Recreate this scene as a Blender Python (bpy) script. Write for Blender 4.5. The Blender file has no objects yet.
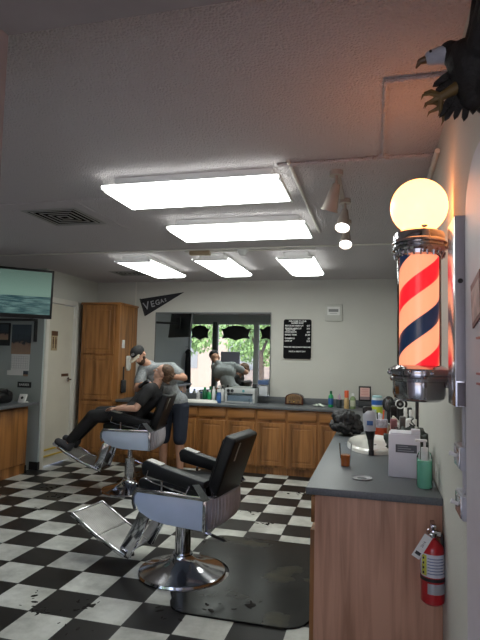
import bpy, bmesh, math, random
from mathutils import Vector, Matrix, Euler
random.seed(7)
PI = math.pi
COL = bpy.context.scene.collection
WM = {}

# ------------------------------------------------------------------ materials
def srgb(r, g, b):
    f = lambda c: (c/255/12.92) if c/255 <= .04045 else ((c/255+.055)/1.055)**2.4
    return (f(r), f(g), f(b))

def new_mat(name):
    m = bpy.data.materials.new(name); m.use_nodes = True
    nt = m.node_tree; b = nt.nodes['Principled BSDF']
    return m, nt, b

def mat(name, col, rough=.5, metal=0, var=.06, vscale=8, bump=0, bscale=60, emis=None, estr=0, coat=0, spec=None, stretch=None):
    m, nt, b = new_mat(name)
    tc = nt.nodes.new('ShaderNodeTexCoord')
    src = tc.outputs['Object']
    if stretch:
        mp = nt.nodes.new('ShaderNodeMapping'); mp.inputs['Scale'].default_value = stretch
        nt.links.new(src, mp.inputs['Vector']); src = mp.outputs['Vector']
    n = nt.nodes.new('ShaderNodeTexNoise'); n.inputs['Scale'].default_value = vscale; n.inputs['Detail'].default_value = 4
    nt.links.new(src, n.inputs['Vector'])
    r = nt.nodes.new('ShaderNodeValToRGB')
    r.color_ramp.elements[0].position = .3; r.color_ramp.elements[1].position = .7
    r.color_ramp.elements[0].color = tuple(c*(1-var) for c in col)+(1,)
    r.color_ramp.elements[1].color = tuple(min(1, c*(1+var)) for c in col)+(1,)
    nt.links.new(n.outputs['Fac'], r.inputs['Fac'])
    nt.links.new(r.outputs['Color'], b.inputs['Base Color'])
    b.inputs['Roughness'].default_value = rough; b.inputs['Metallic'].default_value = metal
    if spec is not None: b.inputs['Specular IOR Level'].default_value = spec
    if coat: b.inputs['Coat Weight'].default_value = coat
    if bump:
        n2 = nt.nodes.new('ShaderNodeTexNoise'); n2.inputs['Scale'].default_value = bscale; n2.inputs['Detail'].default_value = 3
        nt.links.new(src, n2.inputs['Vector'])
        bp = nt.nodes.new('ShaderNodeBump'); bp.inputs['Strength'].default_value = bump; bp.inputs['Distance'].default_value = .01
        nt.links.new(n2.outputs['Fac'], bp.inputs['Height']); nt.links.new(bp.outputs['Normal'], b.inputs['Normal'])
    if emis:
        b.inputs['Emission Color'].default_value = tuple(emis)+(1,); b.inputs['Emission Strength'].default_value = estr
    return m

def thin_glass(name, tint=(1, 1, 1), refl=.9, trans=.95, ior=1.45):
    m = bpy.data.materials.new(name); m.use_nodes = True; nt = m.node_tree; nt.nodes.clear()
    o = nt.nodes.new('ShaderNodeOutputMaterial'); mx = nt.nodes.new('ShaderNodeMixShader')
    t = nt.nodes.new('ShaderNodeBsdfTransparent'); t.inputs[0].default_value = tuple(c*trans for c in tint)+(1,)
    g = nt.nodes.new('ShaderNodeBsdfGlossy'); g.inputs['Roughness'].default_value = .03; g.inputs[0].default_value = (refl,)*3+(1,)
    fr = nt.nodes.new('ShaderNodeFresnel'); fr.inputs[0].default_value = ior
    nt.links.new(fr.outputs[0], mx.inputs[0]); nt.links.new(t.outputs[0], mx.inputs[1]); nt.links.new(g.outputs[0], mx.inputs[2])
    nt.links.new(mx.outputs[0], o.inputs[0]); return m

def wood(name, dark, light, axis='Z', rough=.42, scale=1.0):
    m, nt, b = new_mat(name)
    tc = nt.nodes.new('ShaderNodeTexCoord'); mp = nt.nodes.new('ShaderNodeMapping')
    s = {'Z': (22, 22, 1.3), 'X': (1.3, 22, 22), 'Y': (22, 1.3, 22)}[axis]
    mp.inputs['Scale'].default_value = tuple(v*scale for v in s)
    nt.links.new(tc.outputs['Object'], mp.inputs['Vector'])
    n = nt.nodes.new('ShaderNodeTexNoise'); n.inputs['Scale'].default_value = 1.0; n.inputs['Detail'].default_value = 6; n.inputs['Distortion'].default_value = .6
    nt.links.new(mp.outputs[0], n.inputs['Vector'])
    # broad cathedral figure
    mp2 = nt.nodes.new('ShaderNodeMapping'); s2 = {'Z': (5, 5, .7), 'X': (.7, 5, 5), 'Y': (5, .7, 5)}[axis]; mp2.inputs['Scale'].default_value = s2
    nt.links.new(tc.outputs['Object'], mp2.inputs['Vector'])
    w = nt.nodes.new('ShaderNodeTexNoise'); w.inputs['Scale'].default_value = 1.1; w.inputs['Detail'].default_value = 2
    nt.links.new(mp2.outputs[0], w.inputs['Vector'])
    mu = nt.nodes.new('ShaderNodeMath'); mu.operation = 'MULTIPLY'; mu.inputs[1].default_value = 14
    nt.links.new(w.outputs['Fac'], mu.inputs[0])
    sn = nt.nodes.new('ShaderNodeMath'); sn.operation = 'SINE'; nt.links.new(mu.outputs[0], sn.inputs[0])
    ab = nt.nodes.new('ShaderNodeMath'); ab.operation = 'MULTIPLY_ADD'; ab.inputs[1].default_value = .13
    nt.links.new(sn.outputs[0], ab.inputs[0]); nt.links.new(n.outputs['Fac'], ab.inputs[2])
    r = nt.nodes.new('ShaderNodeValToRGB'); r.color_ramp.elements[0].position = .3; r.color_ramp.elements[1].position = .68
    r.color_ramp.elements[0].color = dark+(1,); r.color_ramp.elements[1].color = light+(1,)
    nt.links.new(ab.outputs[0], r.inputs['Fac']); nt.links.new(r.outputs[0], b.inputs['Base Color'])
    b.inputs['Roughness'].default_value = rough
    return m

def helix_mat():
    """barber stripes: red / pale / navy / pale, winding round the drum"""
    m, nt, b = new_mat('barber_stripes')
    tc = nt.nodes.new('ShaderNodeTexCoord'); sp = nt.nodes.new('ShaderNodeSeparateXYZ'); nt.links.new(tc.outputs['Object'], sp.inputs[0])
    at = nt.nodes.new('ShaderNodeMath'); at.operation = 'ARCTAN2'; nt.links.new(sp.outputs['Y'], at.inputs[0]); nt.links.new(sp.outputs['X'], at.inputs[1])
    dv = nt.nodes.new('ShaderNodeMath'); dv.operation = 'MULTIPLY'; dv.inputs[1].default_value = -1/(2*PI); nt.links.new(at.outputs[0], dv.inputs[0])
    ma = nt.nodes.new('ShaderNodeMath'); ma.operation = 'MULTIPLY_ADD'; ma.inputs[1].default_value = 1/.363; nt.links.new(sp.outputs['Z'], ma.inputs[0]); nt.links.new(dv.outputs[0], ma.inputs[2])
    ad = nt.nodes.new('ShaderNodeMath'); ad.operation = 'ADD'; ad.inputs[1].default_value = 10+STRIPE; nt.links.new(ma.outputs[0], ad.inputs[0])
    fr = nt.nodes.new('ShaderNodeMath'); fr.operation = 'FRACT'; nt.links.new(ad.outputs[0], fr.inputs[0])
    r = nt.nodes.new('ShaderNodeValToRGB'); r.color_ramp.interpolation = 'CONSTANT'
    e = r.color_ramp.elements
    pale = (1.0, .40, .22, 1); e[0].color = pale; e[0].position = 0  # white stripes; warm lamp glow put into their colour as peach
    e[1].position = .27; e[1].color = (.75, .018, .03, 1)
    for p, c in ((.5, pale), (.77, (.008, .02, .05, 1))):
        x = e.new(p); x.color = c
    nt.links.new(fr.outputs[0], r.inputs[0]); nt.links.new(r.outputs[0], b.inputs['Base Color'])
    nt.links.new(r.outputs[0], b.inputs['Emission Color']); b.inputs['Emission Strength'].default_value = .55
    b.inputs['Roughness'].default_value = .3
    return m
STRIPE = 0.795

# ------------------------------------------------------------------ mesh builder
class MB:
    def __init__(s): s.bm = bmesh.new()
    def _add(s, bm2, M=None):
        if M is not None: bmesh.ops.transform(bm2, matrix=M, verts=bm2.verts)
        me = bpy.data.meshes.new('tmp'); bm2.to_mesh(me); bm2.free(); s.bm.from_mesh(me); bpy.data.meshes.remove(me); return s
    def box(s, x0, x1, y0, y1, z0, z1, bev=0, seg=2, M=None):
        b = bmesh.new(); bmesh.ops.create_cube(b, size=1)
        for v in b.verts: v.co = Vector(((x0+x1)/2+v.co.x*(x1-x0), (y0+y1)/2+v.co.y*(y1-y0), (z0+z1)/2+v.co.z*(z1-z0)))
        if bev:
            bev = min(bev, .49*min(abs(x1-x0), abs(y1-y0), abs(z1-z0)))
            bmesh.ops.bevel(b, geom=b.edges[:], offset=bev, segments=seg, affect='EDGES', profile=.5)
        return s._add(b, M)
    def cyl(s, p, q, r0, r1=None, n=20, cap=True):
        p, q = Vector(p), Vector(q); r1 = r0 if r1 is None else r1
        b = bmesh.new(); d = q-p
        bmesh.ops.create_cone(b, cap_ends=cap, segments=n, radius1=r0, radius2=r1, depth=d.length)
        M = Matrix.Translation((p+q)/2) @ d.to_track_quat('Z', 'Y').to_matrix().to_4x4()
        return s._add(b, M)
    def sph(s, c, r, n=20, sc=(1, 1, 1), M=None):
        b = bmesh.new(); bmesh.ops.create_uvsphere(b, u_segments=n, v_segments=max(6, n//2+2), radius=r)
        K = Matrix.Translation(Vector(c)) @ (M or Matrix()) @ Matrix.Diagonal((*sc, 1))
        return s._add(b, K)
    def cap(s, p, q, r0, r1, n=14):
        s.cyl(p, q, r0, r1, n); s.sph(p, r0, n); s.sph(q, r1, n); return s
    def tube(s, pts, r, n=8):
        for a, c in zip(pts[:-1], pts[1:]): s.cyl(a, c, r, r, n)
        for a in pts[1:-1]: s.sph(a, r*1.0, n)
        return s
    def lathe(s, prof, c=(0, 0, 0), n=32, sc=(1, 1), rip=0, rn=0, cap=True):
        b = bmesh.new(); rings = []
        for (r, z) in prof:
            ring = []
            if r < 1e-5: ring = [b.verts.new((c[0], c[1], c[2]+z))]*n
            else:
                for i in range(n):
                    a = 2*PI*i/n; rr_ = r*(1+rip*math.cos(rn*a)) if rip else r
                    ring.append(b.verts.new((c[0]+rr_*sc[0]*math.cos(a), c[1]+rr_*sc[1]*math.sin(a), c[2]+z)))
            rings.append(ring)
        for A, B in zip(rings[:-1], rings[1:]):
            for i in range(n):
                f = []
                for v in (A[i], A[(i+1) % n], B[(i+1) % n], B[i]):
                    if v not in f: f.append(v)
                if len(f) >= 3:
                    try: b.faces.new(f)
                    except ValueError: pass
        for ring, rv in ((rings[0], True), (rings[-1], False)):
            if ring[0] is not ring[1] and cap:
                try: b.faces.new(ring[::-1] if rv else ring)
                except ValueError: pass
        bmesh.ops.recalc_face_normals(b, faces=b.faces)
        return s._add(b)
    def prism(s, poly, M, d0, d1, bev=0):
        """poly in local XY, extruded along local Z from d0 to d1, then M"""
        b = bmesh.new(); A = [b.verts.new((x, y, d0)) for x, y in poly]; B = [b.verts.new((x, y, d1)) for x, y in poly]
        b.faces.new(A[::-1]); b.faces.new(B); n = len(poly)
        for i in range(n): b.faces.new((A[i], A[(i+1) % n], B[(i+1) % n], B[i]))
        bmesh.ops.recalc_face_normals(b, faces=b.faces)
        if bev: bmesh.ops.bevel(b, geom=b.edges[:], offset=bev, segments=2, affect='EDGES', profile=.5)
        return s._add(b, M)
    def text(s, body, size, M, depth=.0008, align='CENTER', bold=0):
        cu = bpy.data.curves.new('t', 'FONT'); cu.body = body; cu.size = size; cu.align_x = align; cu.align_y = 'CENTER'
        cu.extrude = depth; cu.offset = bold; cu.resolution_u = 2
        o = bpy.data.objects.new('t', cu); COL.objects.link(o)
        dg = bpy.context.evaluated_depsgraph_get(); me = bpy.data.meshes.new_from_object(o.evaluated_get(dg))
        me.transform(M); s.bm.from_mesh(me); bpy.data.objects.remove(o); bpy.data.curves.remove(cu); bpy.data.meshes.remove(me)
        return s
    def build(s, name, m, parent=None, world=False, smooth=35, origin=True):
        me = bpy.data.meshes.new(name); bm = s.bm; loc = Vector()
        if parent is not None and world:
            bmesh.ops.transform(bm, matrix=WM[parent].inverted(), verts=bm.verts)
        if parent is None and origin and len(bm.verts):
            xs = [v.co for v in bm.verts]
            loc = Vector(((min(v.x for v in xs)+max(v.x for v in xs))/2, (min(v.y for v in xs)+max(v.y for v in xs))/2, min(v.z for v in xs)))
            bmesh.ops.translate(bm, vec=-loc, verts=bm.verts)
        for f in bm.faces: f.smooth = True
        bm.to_mesh(me); bm.free(); me.set_sharp_from_angle(angle=math.radians(smooth))
        me.materials.append(m); o = bpy.data.objects.new(name, me); COL.objects.link(o); o.location = loc
        if parent is not None: o.parent = parent; WM[o] = WM[parent].copy()
        else: WM[o] = Matrix.Translation(loc)
        return o

def tag(o, label, cat, group=None, kind=None):
    o['label'] = label; o['category'] = cat
    if group: o['group'] = group
    if kind: o['kind'] = kind
    return o
def thing(name, label, cat, loc=(0, 0, 0), rz=0, group=None):
    o = bpy.data.objects.new(name, None); COL.objects.link(o); o.empty_display_size = .1
    o.location = loc; o.rotation_euler = (0, 0, rz)
    WM[o] = Matrix.Translation(Vector(loc)) @ Matrix.Rotation(rz, 4, 'Z')
    return tag(o, label, cat, group)
def struct(name, mb, m, parent=None, **k):
    o = mb.build(name, m, parent, world=parent is not None, **k)
    if parent is None: o['kind'] = 'structure'
    return o
def copy_thing(o, loc, label=None, rz=None, parent=None):
    c = o.copy(); COL.objects.link(c)
    if parent is None:
        c.location = loc
        if rz is not None: c.rotation_euler = (0, 0, rz)
        if label: c['label'] = label
    else: c.parent = parent
    for ch in o.children: copy_thing(ch, None, parent=c)
    return c
# frame for things on a wall facing -Y (text readable from the room): local x->X, y->Z, z->-Y
def onwall(x, y, z, rot=0):
    return Matrix.Translation((x, y, z)) @ Matrix(((1, 0, 0, 0), (0, 0, -1, 0), (0, 1, 0, 0), (0, 0, 0, 1))) @ Matrix.Rotation(rot, 4, 'Z')
# frame for things on a wall facing +X: local x->+Y, y->Z, z->+X
def onleft(x, y, z):
    return Matrix.Translation((x, y, z)) @ Matrix(((0, 0, 1, 0), (1, 0, 0, 0), (0, 1, 0, 0), (0, 0, 0, 1)))
def roundrect(w, h, r, n=5):
    pts = []
    for cx, cy, a0 in ((w/2-r, h/2-r, 0), (-w/2+r, h/2-r, PI/2), (-w/2+r, -h/2+r, PI), (w/2-r, -h/2+r, 1.5*PI)):
        for i in range(n+1):
            a = a0+PI/2*i/n; pts.append((cx+r*math.cos(a), cy+r*math.sin(a)))
    return pts

# ------------------------------------------------------------------ palette
M_WALL = mat('wall_paint', (.55, .545, .50), .75, var=.03, vscale=2, bump=.25, bscale=90)
M_WALL_SHADED = mat('shade_tinted_wall_paint', (.36, .40, .39), .7, var=.03, vscale=2, bump=.2, bscale=90)  # wall paint with the niche wall's shade and cool daylight put into colour
M_TRIM = mat('white_trim_paint', (.66, .64, .58), .5, var=.03)
M_DOOR = mat('off_white_door_paint', (.60, .57, .48), .5, var=.04, vscale=3)
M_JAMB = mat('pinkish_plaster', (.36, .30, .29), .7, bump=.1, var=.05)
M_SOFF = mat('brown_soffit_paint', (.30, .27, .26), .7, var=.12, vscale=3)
M_OAK = wood('oak_vertical', srgb(114, 74, 36), srgb(164, 112, 62))
M_OAKX = wood('oak_horizontal', srgb(114, 74, 36), srgb(164, 112, 62), 'X')
M_PANEL = wood('oak_veneer', srgb(158, 116, 92), srgb(196, 150, 124), 'Z', .5, 1.3)
M_LAM = mat('grey_laminate', (.105, .115, .125), .4, var=.25, vscale=220)
M_CHROME = mat('chrome', (.50, .50, .53), .12, 1, var=.03)
M_STEEL = mat('brushed_steel', (.62, .61, .64), .22, 1, var=.08, vscale=3, stretch=(20, 20, 1))
M_ALU = mat('ribbed_aluminium', (.36, .35, .33), .45, .7, var=.25, vscale=5)
M_VINYL = mat('black_vinyl', (.006, .0065, .008), .42, var=.2, bump=.12, bscale=50, spec=.3)
M_SHELL = mat('pale_blue_enamel', (.44, .52, .68), .25, var=.04, coat=.3)
M_PLEAT = mat('grey_pleated_vinyl', (.40, .38, .42), .5, var=.15)
M_BLACK = mat('black_plastic', (.015, .015, .017), .4, var=.1)
M_DARK = mat('dark_rubber', (.02, .02, .02), .6, var=.2)
M_WHITE = mat('white_plastic', (.75, .75, .74), .4, var=.02)
M_PAPER = mat('white_paper', (.72, .72, .70), .8, var=.03)
M_POR = mat('white_porcelain', (.78, .77, .72), .15, var=.02, coat=.5)
M_CREAM = mat('cream_plastic', (.55, .50, .42), .5, var=.03)
M_GLASS = thin_glass('clear_glass')
M_ACRYL = thin_glass('clear_acrylic', (.97, .98, 1), .9, .97, 1.18)
M_SKIN = mat('skin', (.50, .27, .18), .55, var=.08, vscale=20)
M_SKIN2 = mat('fair_skin', (.58, .34, .25), .55, var=.08, vscale=20)
M_RED = mat('red_enamel', (.42, .008, .015), .28, var=.05, coat=.4)
M_EMIT = mat('lit_diffuser', (.9, .9, .88), .4, var=.01, emis=(.95, 1, .95), estr=5.2)

# floor: black and white vinyl squares, scuffed
def floor_mat():
    m, nt, b = new_mat('checkered_vinyl')
    g = nt.nodes.new('ShaderNodeNewGeometry'); mp = nt.nodes.new('ShaderNodeMapping')
    P = .302
    mp.inputs['Scale'].default_value = (1/P, 1/P, 0)
    mp.inputs['Location'].default_value = (1.9947/P+20.0, -2.838/P+20.0, .5)
    nt.links.new(g.outputs['Position'], mp.inputs['Vector'])
    ck = nt.nodes.new('ShaderNodeTexChecker'); ck.inputs['Scale'].default_value = 1
    nt.links.new(mp.outputs[0], ck.inputs['Vector'])
    sp = nt.nodes.new('ShaderNodeSeparateXYZ'); nt.links.new(mp.outputs[0], sp.inputs[0])
    seams = []
    for ax in ('X', 'Y'):
        f = nt.nodes.new('ShaderNodeMath'); f.operation = 'PINGPONG'; f.inputs[1].default_value = .5; nt.links.new(sp.outputs[ax], f.inputs[0])
        l = nt.nodes.new('ShaderNodeMath'); l.operation = 'LESS_THAN'; l.inputs[1].default_value = .012; nt.links.new(f.outputs[0], l.inputs[0]); seams.append(l)
    mx = nt.nodes.new('ShaderNodeMath'); mx.operation = 'MAXIMUM'; nt.links.new(seams[0].outputs[0], mx.inputs[0]); nt.links.new(seams[1].outputs[0], mx.inputs[1])
    n = nt.nodes.new('ShaderNodeTexNoise'); n.inputs['Scale'].default_value = 3.5; n.inputs['Detail'].default_value = 8; n.inputs['Roughness'].default_value = .65
    nt.links.new(g.outputs['Position'], n.inputs['Vector'])
    rw = nt.nodes.new('ShaderNodeValToRGB'); rw.color_ramp.elements[0].position = .3; rw.color_ramp.elements[1].position = .62
    rw.color_ramp.elements[0].color = (.30, .30, .27, 1); rw.color_ramp.elements[1].color = (.58, .585, .54, 1)
    rb = nt.nodes.new('ShaderNodeValToRGB'); rb.color_ramp.elements[0].color = (.006, .006, .007, 1); rb.color_ramp.elements[1].color = (.03, .028, .026, 1)
    nt.links.new(n.outputs['Fac'], rw.inputs[0]); nt.links.new(n.outputs['Fac'], rb.inputs[0])
    c = nt.nodes.new('ShaderNodeMix'); c.data_type = 'RGBA'
    nt.links.new(ck.outputs['Fac'], c.inputs['Factor']); nt.links.new(rb.outputs[0], c.inputs['A']); nt.links.new(rw.outputs[0], c.inputs['B'])
    c2 = nt.nodes.new('ShaderNodeMix'); c2.data_type = 'RGBA'; c2.inputs['B'].default_value = (.03, .03, .03, 1)
    nt.links.new(mx.outputs[0], c2.inputs['Factor']); nt.links.new(c.outputs['Result'], c2.inputs['A'])
    nt.links.new(c2.outputs['Result'], b.inputs['Base Color'])
    rr = nt.nodes.new('ShaderNodeMapRange'); rr.inputs['To Min'].default_value = .25; rr.inputs['To Max'].default_value = .55
    nt.links.new(n.outputs['Fac'], rr.inputs[0]); nt.links.new(rr.outputs[0], b.inputs['Roughness'])
    b.inputs['Specular IOR Level'].default_value = .18
    return m
M_FLOOR = floor_mat()

def popcorn_mat():
    m, nt, b = new_mat('popcorn_ceiling')
    b.inputs['Base Color'].default_value = (.56, .52, .53, 1); b.inputs['Roughness'].default_value = .9
    g = nt.nodes.new('ShaderNodeNewGeometry')
    v = nt.nodes.new('ShaderNodeTexVoronoi'); v.inputs['Scale'].default_value = 95
    n = nt.nodes.new('ShaderNodeTexNoise'); n.inputs['Scale'].default_value = 60; n.inputs['Detail'].default_value = 4
    nt.links.new(g.outputs['Position'], v.inputs['Vector']); nt.links.new(g.outputs['Position'], n.inputs['Vector'])
    a = nt.nodes.new('ShaderNodeMath'); a.operation = 'SUBTRACT'; nt.links.new(n.outputs['Fac'], a.inputs[0]); nt.links.new(v.outputs['Distance'], a.inputs[1])
    bp = nt.nodes.new('ShaderNodeBump'); bp.inputs['Strength'].default_value = .9; bp.inputs['Distance'].default_value = .012
    nt.links.new(a.outputs[0], bp.inputs['Height']); nt.links.new(bp.outputs['Normal'], b.inputs['Normal'])
    return m
M_CEIL = popcorn_mat()

# ------------------------------------------------------------------ room shell
ZC, YB, XR, XL, XD, YC = 2.67, 7.50, .31, -5.0, -4.3, 6.15
struct('floor', MB().box(-5.2, 1.0, -1.5, 7.7, -.06, 0), M_FLOOR)
struct('ceiling', MB().box(-5.2, .6, 1.3, 7.7, ZC, ZC+.08), M_CEIL)
struct('wall_back', MB().box(-4.4, .45, YB, YB+.12, 0, ZC), M_WALL)
struct('wall_right', MB().box(XR, XR+.12, 1.3, YB, 0, ZC), M_WALL)
struct('wall_left', MB().box(XL-.12, XL, 1.3, YC, 0, ZC), M_WALL_SHADED)
struct('wall_niche', MB().box(XL-.1, XD-.0, YC, YC+.05, 0, ZC), M_WALL_SHADED)
struct('wall_door_side', MB().box(XD-.12, XD, YC+.05, 6.24, 0, ZC).box(XD-.12, XD, 6.90, YB, 0, ZC).box(XD-.12, XD, 6.24, 6.90, 2.24, ZC), M_WALL)
# vestibule where the photographer stands
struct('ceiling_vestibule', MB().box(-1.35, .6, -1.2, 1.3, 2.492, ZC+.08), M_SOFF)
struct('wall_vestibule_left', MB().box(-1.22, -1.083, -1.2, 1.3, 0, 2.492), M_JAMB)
struct('wall_vestibule_right', MB().box(.29, .43, -1.2, 1.3, 0, 2.492), M_WALL)
# boxed-out upper wall, lit warm by the globe
struct('trim_right_chase', MB().box(.287, XR, 1.3, 2.12, 2.03, ZC), M_WALL)
# front wall with shop windows (seen in the mirror)
fw = MB()
fw.box(-5.12, -1.22, 1.18, 1.3, 0, .45).box(-5.12, -1.22, 1.18, 1.3, 2.48, ZC)
fw.box(-5.12, -4.98, 1.18, 1.3, .45, 2.48).box(-1.35, -1.22, 1.18, 1.3, .45, 2.48)
struct('wall_front', fw, M_WALL_SHADED)
M_FR = mat('dark_window_frame', (.07, .08, .08), .5)
M_FR2 = mat('pale_window_frame', (.42, .45, .45), .5)
wx = [(-4.98, -4.29), (-4.19, -3.13), (-3.05, -2.14), (-2.06, -1.35)]
for i, (a, b_) in enumerate(wx):
    f = MB().box(a, b_, 1.20, 1.28, .45, .50).box(a, b_, 1.20, 1.28, 2.42, 2.48).box(a, a+.03, 1.20, 1.28, .5, 2.42).box(b_-.03, b_, 1.20, 1.28, .5, 2.42)
    w = struct('window_%d' % (i+1), f, M_FR2, origin=False)
    struct('pane', MB().box(a+.03, b_-.03, 1.235, 1.242, .5, 2.42), M_GLASS, w)
struct('trim_1', MB().box(-4.29, -4.19, 1.18, 1.32, .45, 2.48), M_FR)
struct('trim_2', MB().box(-3.13, -3.05, 1.18, 1.31, .45, 2.48), M_FR2)
struct('trim_3', MB().box(-2.14, -2.06, 1.18, 1.31, .45, 2.48), M_FR2)
# ceiling seam strips, wall seam, base strips
struct('trim_4', MB().box(XL, XR, 5.20, 5.235, ZC-.012, ZC, .003), M_TRIM)
struct('trim_5', MB().box(XL, -1.75, 3.38, 3.41, ZC-.010, ZC, .003), M_CEIL)
struct('trim_6', MB().box(-2.20, -2.17, 3.41, 4.3, ZC-.008, ZC, .002), M_CEIL)
struct('trim_7', MB().box(-3.64, -3.62, YB-.008, YB, 2.29, ZC), M_TRIM)
struct('baseboard_niche', MB().box(-4.42, XD+.012, YC-.012, YC, 0, .10).box(XD, XD+.012, YC, 6.2, 0, .10), M_BLACK)
struct('baseboard_right', MB().box(XR-.012, XR, 1.85, 2.69, 0, .09, .002), M_TRIM)

# restroom door in the left wall
d = MB().box(XD-.06, XD-.02, 6.26, 6.88, .01, 2.22)
door = struct('door_1', d, M_DOOR)
struct('door_frame', MB().box(XD-.10, XD+.02, 6.18, 6.25, 0, 2.30, .004).box(XD-.10, XD+.02, 6.89, 6.97, 0, 2.30, .004).box(XD-.10, XD+.02, 6.25, 6.89, 2.225, 2.30, .004), M_TRIM, door)
h = MB().cyl((XD-.02, 6.80, 1.16), (XD+.03, 6.80, 1.16), .012).cyl((XD-.02, 6.80, 1.16), (XD-.012, 6.80, 1.16), .03).tube([(XD+.03, 6.80, 1.16), (XD+.035, 6.70, 1.155)], .011)
struct('door_handle', h, M_CHROME, door)
M_BRN = mat('brown_sign', (.10, .045, .02), .5)
struct('deadbolt_plate', MB().box(XD-.02, XD-.012, 6.63, 6.80, 1.205, 1.245, .002), M_BRN, door)
struct('kick_strip', MB().box(XD-.02, XD-.008, 6.27, 6.87, .215, .235).box(XD-.02, XD-.008, 6.27, 6.87, .13, .15), mat('yellow_tape', (.55, .38, .06), .6), door)
sg = thing('restroom_sign', 'small tan and brown restroom sign with a man and woman figure on the white door', 'sign', (XD-.019, 6.42, 1.57))
MB().box(XD-.02, XD-.012, 6.35, 6.49, 1.57, 1.84, .003).build('sign_plate', mat('tan_sign', (.42, .33, .2), .5), sg, True)
p = MB().box(XD-.012, XD-.009, 6.35, 6.49, 1.775, 1.84)
for yy in (6.39, 6.45):
    p.sph((XD-.012, yy, 1.745), .014, 10, (.3, 1, 1)); p.box(XD-.012, XD-.009, yy-.014, yy+.014, 1.66, 1.73); p.box(XD-.012, XD-.009, yy-.009, yy+.009, 1.60, 1.66)
p.build('figures', M_BRN, sg, True)

# ------------------------------------------------------------------ ceiling lights
def fluoro(x0, x1, y0, y1, label, group):
    lx, ly = x1-x0, y1-y0
    t = thing('ceiling_light', label, 'ceiling light', ((x0+x1)/2, (y0+y1)/2, ZC-.10), 0, group)
    body = MB().box(x0+(.05 if lx > ly else .07), x1-(.05 if lx > ly else .07), y0+(.07 if lx > ly else .05), y1-(.07 if lx > ly else .05), ZC-.068, ZC, .004).box(x0+.012, x1-.012, y0+.012, y1-.012, ZC-.068, ZC-.062); body.build('housing_light_block', M_WHITE, t, True)  # thin unseen plate over the lens added to limit light onto the ceiling
    # wraparound prismatic lens: narrower at the bottom
    d = MB(); long_x = lx > ly; i = .06
    if long_x: poly = [(y0, -.0685), (y1, -.0685), (y1, -.078), (y1-i, -.098), (y0+i, -.098), (y0, -.078)]; M = Matrix.Translation((0, 0, ZC)) @ Matrix(((0, 0, 1, 0), (1, 0, 0, 0), (0, 1, 0, 0), (0, 0, 0, 1))); d.prism(poly, M, x0, x1)
    else: poly = [(x0, -.0685), (x1, -.0685), (x1, -.078), (x1-i, -.098), (x0+i, -.098), (x0, -.078)]; M = Matrix.Translation((0, 0, ZC)) @ Matrix(((1, 0, 0, 0), (0, 0, -1, 0), (0, 1, 0, 0), (0, 0, 0, 1))); d.prism(poly, M, -y1, -y0)
    d.build('diffuser', M_EMIT, t, True)
    for k in (0, 1):
        a, b_ = ((x0-.012, x0), (x1, x1+.012))[k]; c_, d_ = ((y0-.012, y0), (y1, y1+.012))[k]
        (MB().box(a, b_, y0+.01, y1-.01, ZC-.092, ZC-.068) if long_x else MB().box(x0+.01, x1-.01, c_, d_, ZC-.092, ZC-.068)).build('end_cap', M_WHITE, t, True)
    return t
fluoro(-1.69, -.555, 2.94, 3.44, 'wraparound fluorescent ceiling light nearest the camera, set crosswise', 'fluorescent ceiling lights')
fluoro(-1.675, -.540, 3.99, 4.52, 'second crosswise fluorescent ceiling light, just behind the nearest one', 'fluorescent ceiling lights')
fluoro(-2.90, -2.44, 5.40, 6.50, 'left one of the three lengthwise fluorescent lights near the back wall', 'fluorescent ceiling lights')
fluoro(-1.96, -1.54, 5.40, 6.50, 'middle one of the three lengthwise fluorescent lights near the back wall', 'fluorescent ceiling lights')
fluoro(-1.03, -.63, 5.45, 6.53, 'right one of the three lengthwise fluorescent lights near the back wall', 'fluorescent ceiling lights')

# supply vent: square diffuser with concentric louvres
def vent(x0, x1, y0, y1, label):
    t = thing('ceiling_vent', label, 'vent', ((x0+x1)/2, (y0+y1)/2, ZC-.02), 0, 'ceiling air vents')
    MB().box(x0+.02, x1-.02, y0+.02, y1-.02, ZC-.004, ZC).build('opening_shade_sheet', mat('matte_black', (.004, .004, .004), 1, spec=0), t, True)  # black sheet stands in for the shade behind the louvres
    fr = MB(); n = 5; w = (x1-x0)/2
    for k in range(n):
        a = w*(1-k/n); b_ = a-(.03 if k == 0 else .013); cx, cy = (x0+x1)/2, (y0+y1)/2; ky = (y1-y0)/(x1-x0)
        for (xa, xb, ya, yb) in ((-a, a, -a, -b_), (-a, a, b_, a), (-a, -b_, -b_, b_), (b_, a, -b_, b_)):
            if xb-xa > .001 and yb-ya > .001: fr.box(cx+xa, cx+xb, cy+ya*ky, cy+yb*ky, ZC-.007, ZC-.004, 0)
    fr.build('louvres', mat('vent_grey', (.33, .32, .31), .6), t, True)
vent(-2.76, -2.27, 3.56, 4.06, 'square louvred ceiling vent left of the nearest fluorescent light')
vent(-3.55, -3.10, 6.45, 6.85, 'small faint ceiling vent near the back wall above the pennant')

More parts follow.
